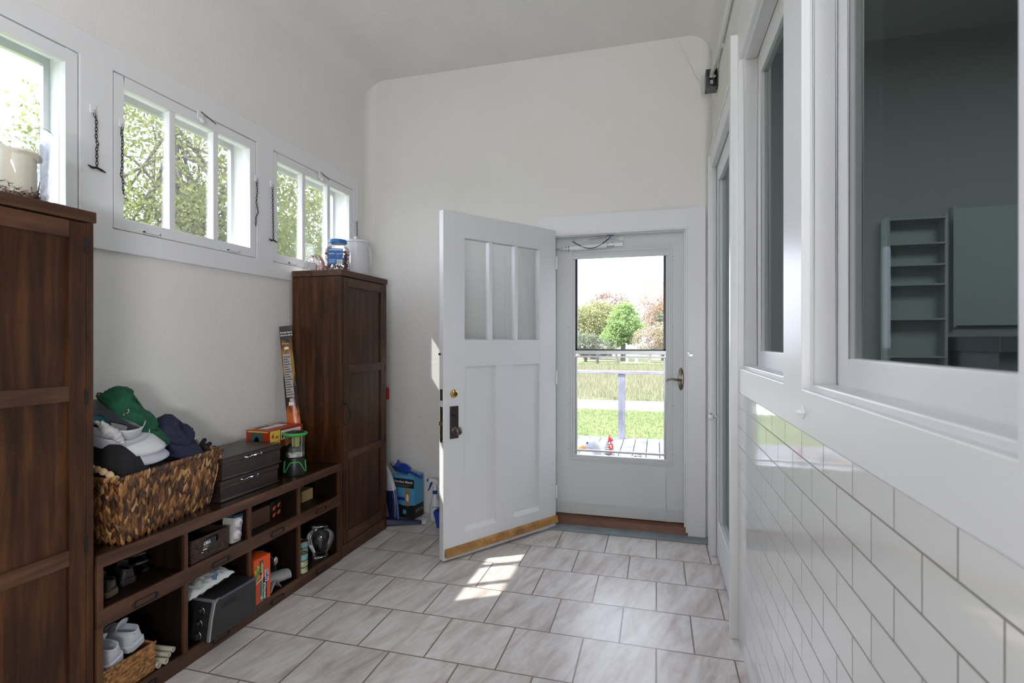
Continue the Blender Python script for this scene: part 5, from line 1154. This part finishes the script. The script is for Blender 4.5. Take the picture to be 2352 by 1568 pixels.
# vases
b = MB(); vp = [(.001, .004), (.040, .004), (.046, .0), (.048, .010), (.040, .018), (.048, .035), (.066, .070), (.077, .105), (.078, .122), (.069, .143), (.050, .155), (.045, .162), (.047, .170), (.056, .177)]
b.lathe((-1.868, 2.622, SZ), vp, 40, cap=False); tag(b.build('glass_vase', VESSEL, smooth=50), 'clear bulbous glass vase with a flared neck in the lower right compartment', 'vase')
b = MB(); b.lathe((-1.99, 2.475, SZ), [(.001, .001), (.036, .001), (.038, .004), (.038, .230), (.036, .230), (.036, .008), (.001, .008)], 28); tag(b.build('glass_cylinder', VESSEL, smooth=50), 'tall clear glass cylinder behind the stacked food cans', 'vase')
b = MB(); b.lathe((-2.05, 2.575, SZ), [(.001, .001), (.030, .001), (.032, .004), (.028, .12), (.012, .17), (.012, .235), (.010, .235), (.010, .17), (.026, .12), (.030, .008), (.001, .008)], 28); tag(b.build('glass_bottle', VESSEL, smooth=50), 'slim clear glass bottle at the back behind the bulbous vase', 'bottle')

# ---- on the cabinets
r = empty('biscuit_jar', (-1.905, 2.835, 1.731), 'clear plastic jar of small brown biscuits with a blue lid on the far cabinet', 'jar')
jx, jy, jz = -1.902, 2.845, 1.7315; Mj = Matrix.Translation((jx, jy, jz)) @ Matrix.Rotation(math.radians(22), 4, 'Z')
def sq(w, z, n=32, p=4): return [Vector((w*math.copysign(abs(math.cos(t))**(2/p), math.cos(t)), w*math.copysign(abs(math.sin(t))**(2/p), math.sin(t)), z)) for t in [2*PI*k/n for k in range(n)]]
def sqlathe(prof, M, pw=4.5, n=40):
    vs = []; fs = []
    for (w, z, pq) in prof: vs += [tuple(M @ q) for q in sq(w, z, n, pq)]
    for i in range(len(prof)-1):
        for k in range(n): fs.append((i*n+k, i*n+(k+1) % n, (i+1)*n+(k+1) % n, (i+1)*n+k))
    fs.append(tuple(reversed(range(n)))); b = MB(); b.add(vs, fs); return b
b = sqlathe([(.060, .002, 4), (.068, .006, 5), (.070, .050, 5), (.067, .060, 5), (.070, .072, 5), (.070, .125, 5), (.066, .142, 4), (.052, .158, 2.2), (.050, .175, 2)], Mj); part('jar_body', b, VESSEL, r, smooth=50)
b = MB(); b.lathe((0, 0, 0), [(.053, .172), (.055, .174), (.055, .192), (.050, .196), (.001, .196)], 40, Mj); part('lid', b, flat('blue_lid', (.01, .16, .42), .35), r, smooth=35)
b = MB()
for k in range(520):
    p = Vector((rng.uniform(-.060, .060), rng.uniform(-.060, .060), rng.uniform(.010, .128))); 
    if max(abs(p.x), abs(p.y)) < .038 and p.z < .118: continue
    strand(b, Mj @ p, Vector(rng.normal(size=3)), Vector(rng.normal(size=3)), .018, .0055, .0055)
tag(part('biscuits', b, randmat('biscuit', [(0, (.08, .030, .018)), (.6, (.17, .075, .045)), (1, (.30, .16, .10))], .7), r, smooth=50, fix=False), kind='stuff')
Ml = Mj @ Matrix.Rotation(math.radians(-2), 4, 'Z')
b = MB(); b.box(-.040, .048, -.0715, -.0705, .034, .132, Ml); part('label', b, flat('blue_label', (.03, .12, .35), .4, var=.35, vscale=50), r)
b = MB(); b.box(.012, .044, -.0725, -.0718, .036, .064, Ml); part('barcode_panel', b, WPR, r)
b = MB()
for k in range(9): b.box(.015+k*.003, .0162+k*.003, -.0730, -.0726, .040, .060, Ml)
part('barcode', b, KPR, r)
b = MB(); b.box(-.036, .044, -.0722, -.0716, .120, .127, Ml); b.box(-.036, -.002, -.0722, -.0716, .098, .103, Ml); b.box(.010, .040, -.0722, -.0716, .098, .102, Ml); b.box(-.036, .006, -.0722, -.0716, .060, .064, Ml); b.box(-.036, .002, -.0722, -.0716, .048, .052, Ml); part('label_stripe', b, flat('pale_blue_print', (.40, .55, .75), .4), r)
r = empty('white_pail', (-1.975, 3.16, 1.731), 'white enamel lidded pail on the far cabinet', 'pail')
ENAM = flat('white_enamel', (.70, .71, .75), .22)
b = MB(); b.lathe((-1.975, 3.165, 1.7315), [(.001, .001), (.078, .001), (.081, .006), (.083, .220), (.086, .226), (.086, .232), (.001, .232)], 40); part('pail_body', b, ENAM, r, smooth=35)
b = MB(); b.lathe((-1.975, 3.165, 1.7315), [(.086, .233), (.090, .237), (.088, .246), (.060, .256), (.001, .262)], 40); pl = part('lid', b, ENAM, r, smooth=35)
b = MB(); b.lathe((-1.975, 3.165, 1.7315), [(.010, .261), (.008, .268), (.013, .276), (.008, .283), (.001, .284)], 20); part('lid_knob', b, ENAM, pl, smooth=True)
b = MB(); b.tube([(-1.890, 3.18, 1.94), (-1.885, 3.19, 1.93), (-1.884, 3.20, 1.88), (-1.888, 3.21, 1.84), (-1.893, 3.215, 1.82)], [.004, .006, .006, .005, .004], 8); part('side_handle', b, ENAM, r, smooth=True)
b = MB(); b.add([(-1.9045, 3.118, 1.968), (-1.893, 3.150, 1.969), (-1.895, 3.143, 1.948)], [(0, 1, 2)]); part('chip', b, BLACK, r, solid=.001)
r = empty('plastic_bag', (-2.05, 2.80, 1.731), 'crumpled clear plastic bag with a pink edge behind the biscuit jar', 'bag')
b = MB()
b.grid(lambda u, v: (-2.10+.10*u+.03*mn.noise(Vector((u*4, v*4, 0))), 2.762+.13*v+.02*mn.noise(Vector((u*4, v*3, 7))), 1.733+.125*(1-(2*u-1)**2)*(1-.3*v)*(.8+.4*mn.noise(Vector((u*3, v*5, 3))))), 20, 20)
part('bag_film', b, mk_glass('film', (.86, .86, .88), 1.5, .12, 1.7), r, smooth=True)
b = MB(); b.grid(lambda u, v: (-2.00+.03*u, 2.782+.05*v+.03*u, 1.735+.10*(1-u)*(1-.2*v)+.0), 6, 6); part('pink_edge', b, flat('pink_film', (.60, .30, .27), .4), r, smooth=True, solid=.001)
# candle in vase
cx, cy = -1.930, 1.175
r = empty('pillar_candle', (cx, cy, 1.74), 'thick cream pillar candle with a drooping melted rim inside the glass hurricane', 'candle')
WAX = flat('cream_wax', (.78, .71, .56), .45, sss=.35)
def fc(u, v):
    t = 2*PI*u; a0 = math.atan2(-.25, .97); top = .172-.030*(.5+.5*math.cos(t-math.radians(35)))+.006*math.cos(3*t)
    ps = [(.001, 0), (.044, 0), (.045, .03), (.0445, .10), (.0445, .135), (.046, top-.012), (.050+.012*max(0, math.cos(t-math.radians(30))), top-.006), (.050+.010*max(0, math.cos(t-math.radians(30))), top+.001), (.042, top+.002), (.036, top-.012), (.030, .10), (.001, .098)]
    r_, z = ps[min(len(ps)-1, int(round(v*(len(ps)-1))))]; return (cx+r_*math.cos(t), cy+r_*math.sin(t), 1.742+z)
b = MB(); b.grid(fc, 40, 12, True); part('wax', b, WAX, r, smooth=60)
b = MB(); b.tube([(cx, cy, 1.84), (cx+.002, cy, 1.86)], .0015, 6); part('wick', b, BLACK, r)
b = MB(); b.lathe((cx, cy, 1.7315), [(.001, .001), (.080, .001), (.083, .004), (.083, .235), (.0805, .235), (.0805, .008), (.001, .008)], 40); tag(b.build('hurricane_vase', VESSEL, smooth=50), 'wide clear glass hurricane around the cream candle on the near cabinet', 'vase')
b = MB()
for k in range(150):
    t = rng.uniform(-1.5, 2.2); rr = rng.uniform(.050, .074); p = Vector((cx+rr*math.cos(t), cy+rr*math.sin(t), 1.744+abs(rng.normal())*.014)); d = Vector(rng.normal(size=3)).normalized()*.009
    b.tube([p-d, p+d+Vector((0, 0, .004))], [.0016, .0004], 4)
b.tube([(cx+.062, cy+.012, 1.745), (cx+.066, cy+.018, 1.80)], [.002, .0012], 5)
tag(b.build('dried_flowers', flat('dried_flower', (.10, .035, .022), .9), fix=False), 'dried brown flowers around the foot of the cream candle', 'dried flowers', kind='stuff')

# ---- cleaning things in the far left corner
r = empty('litter_box_carton', (-1.79, 3.58, 0), 'blue and black cardboard carton with white words on the floor at the far wall', 'carton', rz=math.radians(-8))
CB1 = flat('sky_blue_card', (.09, .38, .66), .4); CB2 = flat('black_card', (.02, .02, .022), .4)
w2, d2, h2 = .092, .060, .312
b = MB(); b.box(-w2, w2, -d2, d2, .001, h2); part('carton', b, CB1, r, local=True, bevel=.0015)
b = MB(); b.prism([(-w2-.0008, .001), (w2+.0008, .001), (w2+.0008, .100), (0, .090), (-w2-.0008, .108)], -d2-.0010, d2+.0008, 'y'); part('dark_base_print', b, CB2, r, local=True)
b = MB(); b.box(-w2+.004, w2-.002, -d2-.0010, -d2, .222, .288); part('title_panel', b, CB2, r, local=True)
text_mesh('lettering', 'Purrfect Match', .0265, WPR, r, (-w2+.010, -d2-.0014, .256), (1, 0, 0), (0, 0, 1), bold=.0006, local=True)
b = MB(); b.box(-w2+.012, w2-.03, -d2-.0014, -d2-.0011, .240, .243); b.box(-w2+.012, w2-.06, -d2-.0014, -d2-.0011, .231, .234); part('small_print', b, flat('dim_print', (.25, .25, .25), .5), r, local=True)
b = MB(); b.box(-w2, w2-.075, -d2-.0010, -d2, .128, .152); part('blue_band', b, flat('royal_print', (.02, .05, .35), .4), r, local=True)
b = MB(); b.box(w2-.098, w2-.070, -d2-.0016, -d2-.0011, .030, .060); part('cyan_square', b, flat('cyan_print', (.05, .45, .75), .4), r, local=True)
FX = flat('ginger_print', (.55, .22, .06), .4)
b = MB()
def blob(cx_, cz_, rx, rz_, y=-d2-.0016): b.lathe((0, 0, 0), [(.001, 0), (1, 0), (1, .0004), (.001, .0004)], 20, Matrix.Translation((cx_, y, cz_)) @ Matrix.Diagonal((rx, 1, rz_, 1)) @ Matrix.Rotation(PI/2, 4, 'X'))
blob(.032, .150, .022, .042); blob(.028, .200, .016, .015); blob(.018, .216, .005, .008); blob(.036, .218, .005, .008); blob(.050, .185, .016, .006); blob(.026, .105, .007, .016); blob(.040, .102, .007, .016)
part('animal_picture', b, FX, r, local=True)
b = MB(); blob(.034, .150, .012, .028, -d2-.0022); part('animal_belly', b, WPR, r, local=True)
b = MB(); b.prism([(-.02, .06), (.02, .06), (.02, .068), (-.02, .068)], w2, w2+.0008, 'x')
for k in range(3): b.prism([(-d2*.7+k*.035, .045), (-d2*.7+k*.035+.022, .045), (-d2*.7+k*.035+.022, .068), (-d2*.7+k*.035, .068)], w2+.0008, w2+.0014, 'x')
part('side_print', b, flat('mid_grey_print', (.22, .22, .24), .4), r, local=True)
b = MB(); b.add([(-.02, -d2*.2, h2), (.06, -d2*.2, h2), (.055, d2*.3, h2+.018), (-.02, d2*.3, h2+.016)], [(0, 1, 2, 3)]); part('open_flap', b, flat('pale_flap', (.35, .42, .5), .6), r, local=True, solid=.001)
BLUEP = flat('royal_blue_plastic', (.010, .055, .36), .3)
r = empty('litter_scoop', (-1.80, 3.56, .318), 'blue plastic scoop lying on top of the blue carton', 'scoop')
b = MB(); M = Matrix.Translation((-1.835, 3.55, .320)) @ Matrix.Rotation(math.radians(-12), 4, 'Z') @ Matrix.Rotation(math.radians(4), 4, 'Y')
b.grid(lambda u, v: tuple(M @ Vector((-.075+.13*u, -.045+.09*v, .004+.040*(abs(2*v-1)**2.5)*(1-u*.2)+.035*max(0, 1-u*5)**.7+.02*math.sin(PI*u)*(abs(2*v-1))))), 18, 18); part('pan', b, BLUEP, r, smooth=True, solid=.003)
b = MB(); b.tube([tuple(M @ Vector(p)) for p in ((.050, 0, .022), (.085, .0, .024), (.14, .0, .012), (.185, 0, .004), (.192, 0, .003))], [.010, .009, .011, .012, .006], 10); part('handle', b, BLUEP, r, smooth=True)
# upright sweeper
r = empty('floor_sweeper', (-1.80, 3.38, 0), 'navy and clear upright floor sweeper leaning by the far cabinet', 'sweeper')
NAVP = flat('navy_plastic', (.008, .014, .065), .3); CLP = flat('smoky_clear_plastic', (.50, .52, .58), .2)
b = MB(); M = Matrix.Translation((-1.86, 3.345, .0)) @ Matrix.Rotation(math.radians(22), 4, 'Z')
vs = [(0, -.045, .004), (.27, -.030, .004), (.27, .030, .004), (0, .045, .004), (0, -.040, .050), (.25, -.020, .022), (.25, .022, .022), (0, .040, .052)]
b.hexa([tuple(M @ Vector(p)) for p in vs[:4]], [tuple(M @ Vector(p)) for p in vs[4:]]); part('head', b, NAVP, r, bevel=.010)
b = MB()
for k in range(9): y = -.028+k*.007; b.tube([tuple(M @ Vector((.262, y, .012))), tuple(M @ Vector((.292, y*1.15, .006+.003*(k % 3))))], .0045, 6)
part('brush', b, flat('brush_white', (.6, .6, .62), .7), r)
def blade(z0, z1, mat, nme):
    b = MB(); n = 14
    def f(u, v):
        z = z0+(z1-z0)*v; s = z/.40; cxp = -1.815-.105*s**1.5; w_ = .030+.020*math.sin(PI*min(1, s*.95))*(1 if s < .9 else .6); t = 2*PI*u
        if z > .36: w_ *= max(.15, math.sqrt(max(0, 1-((z-.36)/.045)**2)))
        return (cxp+w_*math.cos(t), 3.40+.05*s+.020*math.sin(t), z)
    b.grid(f, n, 14, True); return part(nme, b, mat, r, smooth=True)
blade(.03, .225, NAVP, 'lower_body'); blade(.226, .402, CLP, 'dust_cup')
b = MB(); b.tube([(-1.772, 3.385, .04), (-1.782, 3.395, .12), (-1.805, 3.405, .24)], [.010, .009, .007], 8); part('ridge', b, flat('blue_ridge', (.02, .07, .25), .3), r, smooth=True)
# spray bottle
r = empty('spray_bottle', (-1.560, 3.545, 0), 'white spray bottle with a blue trigger and print by the far wall', 'spray bottle')
sx_, sy_ = -1.560, 3.545; SPW = flat('milky_plastic', (.66, .69, .72), .3)
b = MB(); b.lathe((sx_, sy_, 0), [(.001, .001), (.036, .001), (.039, .008), (.040, .060), (.039, .105), (.030, .135), (.020, .160), (.015, .185), (.013, .205), (.001, .205)], 28); part('bottle', b, SPW, r, smooth=50)
b = MB(); b.lathe((sx_, sy_, 0), [(.0165, .190), (.0175, .192), (.0165, .212), (.014, .214)], 24); part('collar', b, BLUEP, r, smooth=35)
b = MB(); b.cyl((sx_, sy_, .212), (sx_, sy_, .262), .012, .011, 16); M = Matrix.Translation((sx_, sy_, .262)) @ Matrix.Rotation(math.radians(170), 4, 'Z')
b.prism([(-.030, 0), (-.030, .018), (-.015, .030), (.045, .034), (.052, .026), (.052, .012), (.010, .010), (.010, 0)], -.010, .010, 'y'); k0 = len(b.v)-16; b.v[k0:] = [tuple(M @ Vector(p)) for p in b.v[k0:]]; part('spray_head', b, WPLAS, r, bevel=.002)
b = MB(); b.prism([(.050, .012), (.064, .010), (.064, .028), (.050, .028)], -.010, .010, 'y'); b.v = [tuple(M @ Vector(p)) for p in b.v]; part('nozzle', b, BLUEP, r, bevel=.001)
b = MB(); b.tube([tuple(M @ Vector(p)) for p in ((.022, 0, .016), (.036, 0, -.008), (.046, 0, -.035), (.060, 0, -.058))], [.007, .008, .006, .004], 8); part('trigger', b, BLUEP, r, smooth=True)
b = MB()
def onb(a, z, e=.0405): t = math.radians(a); return (sx_+e*math.cos(t), sy_+e*math.sin(t), z)
b.tube([onb(-100+k*6, .103-.004*abs(k-7)/7, .0402) for k in range(15)], .0016, 5); b.tube([onb(-62, .085), onb(-58, .070), onb(-66, .055), onb(-56, .040)], [.006, .008, .006, .003], 6); b.tube([onb(-58, .075), onb(-40, .060)], [.005, .003], 6); b.tube([onb(-64, .052), onb(-78, .042)], [.005, .003], 6)
part('blue_print', b, flat('navy_print', (.02, .03, .22), .4), r, smooth=True)
b = MB(); b.hexa([(-1.475, 3.39, .002), (-1.395, 3.39, .002), (-1.395, 3.46, .002), (-1.475, 3.46, .002)], [(-1.498, 3.375, .115), (-1.375, 3.375, .115), (-1.375, 3.475, .115), (-1.498, 3.475, .115)]); b.f = [f for f in b.f if f != (4, 5, 6, 7)]; b.mi = b.mi[:len(b.f)]
tag(b.build('blue_tub', BLUEP, solid=.003), 'small blue plastic tub on the floor behind the open door', 'tub')
r = empty('red_holder', (-2.02, 3.672, .90), 'red plastic holder hung on the far wall beside the far cabinet', 'holder')
b = MB(); b.box(-2.06, -1.998, 3.655, 3.679, .850, .945); part('body', b, flat('red_plastic', (.62, .03, .015), .3), r, bevel=.010)
b = MB(); b.cyl((-2.03, 3.665, .93), (-2.03, 3.665, .95), .008, n=12); part('pin', b, STEEL, r)

# ================================================================== birds on the deck
WF = flat('white_feathers', (.42, .42, .45), .8, bump=.3, bscale=80)
def feather_bars():
    m, nt, b = nm('barred_feathers'); setin(b, Roughness=.8)
    w_ = nt.nodes.new('ShaderNodeTexWave'); w_.wave_type = 'BANDS'; w_.bands_direction = 'Z'; w_.inputs['Scale'].default_value = 22; w_.inputs['Distortion'].default_value = 6; w_.inputs['Detail'].default_value = 2; w_.inputs['Detail Scale'].default_value = 3
    nt.links.new(mapping(nt), w_.inputs['Vector']); nt.links.new(ramp(nt, w_.outputs['Fac'], [(.42, (.03, .03, .035)), (.55, (.55, .56, .58))]), b.inputs['Base Color']); return m
BARF = feather_bars(); REDC = flat('red_comb', (.62, .02, .02), .5); ORB = flat('orange_beak', (.62, .22, .05), .5); EYE = flat('bird_eye', (.01, .01, .01), .1)
# white goose, facing left
GU = .045
r = empty('goose', (-.58, 4.70, DZ), 'white goose with an orange beak looking in at the bottom left of the storm door', 'goose')
P, R = smooth_path([(-.62, 4.98, .23), (-.61, 4.92, .19), (-.60, 4.80, .16), (-.57, 4.58, .17), (-.49, 4.42, .26), (-.468, 4.34, .355), (-.475, 4.30, .437), (-.505, 4.285, .469), (-.545, 4.27, .462), (-.572, 4.26, .445)], [.015, .07, .125, .13, .085, .045, .040, .050, .036, .020])
b = MB(); b.tube(P, R, 20); part('body', b, WF, r, smooth=True)
b = MB(); P, R = smooth_path([(-.560, 4.262, .451), (-.590, 4.252, .437), (-.620, 4.243, .419), (-.632, 4.240, .413)], [.022, .020, .013, .004]); b.tube(P, R, 12); part('beak', b, ORB, r, smooth=True)
b = MB(); b.sphere((-.538, 4.231, .485), .0085, 12, 8); part('eye', b, EYE, r, smooth=True)
for (x, y) in ((-.54, 4.70), (-.63, 4.72)):
    b = MB(); b.tube([(x, y, .09), (x, y, -.09)], [.016, .010], 8); b.prism([(x+.02, y-.01), (x+.02, y+.01), (x-.08, y+.04), (x-.09, y), (x-.08, y-.04)], DZ, DZ+.008, 'z'); part('leg', b, ORB, r)
def hen(off, label, tail_up=0, face=1):
    o = Vector(off); r = empty('hen', (o.x, o.y, DZ), label, 'hen', 'barred hens on the deck')
    A = lambda p: tuple(Vector((p[0]*face, p[1], p[2]*1.29))+o)
    P, R = smooth_path([A((.20, .16, .33+tail_up)), A((.14, .13, .27+tail_up*.5)), A((.04, .08, .20)), A((-.04, .02, .21)), A((-.055, -.01, .30)), A((-.050, -.02, .37)), A((-.046, -.035, .415)), A((-.046, -.05, .432))], [.020, .06, .105, .095, .058, .044, .032, .014]); b = MB(); b.tube(P, R, 18); part('body', b, BARF, r, smooth=True)
    b = MB(); b.sphere(A((-.034, -.056, .408)), .021, 14, 10, sc=(1, .8, 1.15)); b.sphere(A((-.030, -.066, .375)), .015, 12, 8, sc=(.9, .7, 1.5)); part('wattles', b, REDC, r, smooth=True)
    b = MB(); b.prism([(-.020, 0), (.022, 0), (.030, .010), (.012, .018), (.006, .034), (0, .020), (-.008, .052), (-.016, .024)], -.004, .004, 'y'); b.v = [A((p[0]*.9-.040, p[1]-.045, p[2]+.437)) for p in b.v]; part('comb', b, REDC, r, bevel=.002)
    b = MB(); P, R = smooth_path([A((-.034, -.066, .413)), A((-.028, -.085, .406)), A((-.026, -.092, .400))], [.008, .005, .001]); b.tube(P, R, 8); part('beak', b, flat('horn_beak', (.45, .35, .2), .5), r, smooth=True)
    b = MB(); b.sphere(A((-.022, -.068, .421)), .004, 8, 6); part('eye', b, EYE, r)
    for (x, y) in ((.02, .05), (.05, .10)):
        b = MB(); b.tube([A((x, y, .12)), A((x, y, .0))], [.012, .007], 8)
        for a in (-.5, 0, .5): b.tube([A((x, y, .004)), A((x+.04*math.sin(a), y-.05*math.cos(a), .003))], .005, 6)
        part('leg', b, MATS['horn_beak'], r)
    return r
hen((-.335, 4.50, DZ), 'barred black and white hen with a red comb looking in at the storm door')
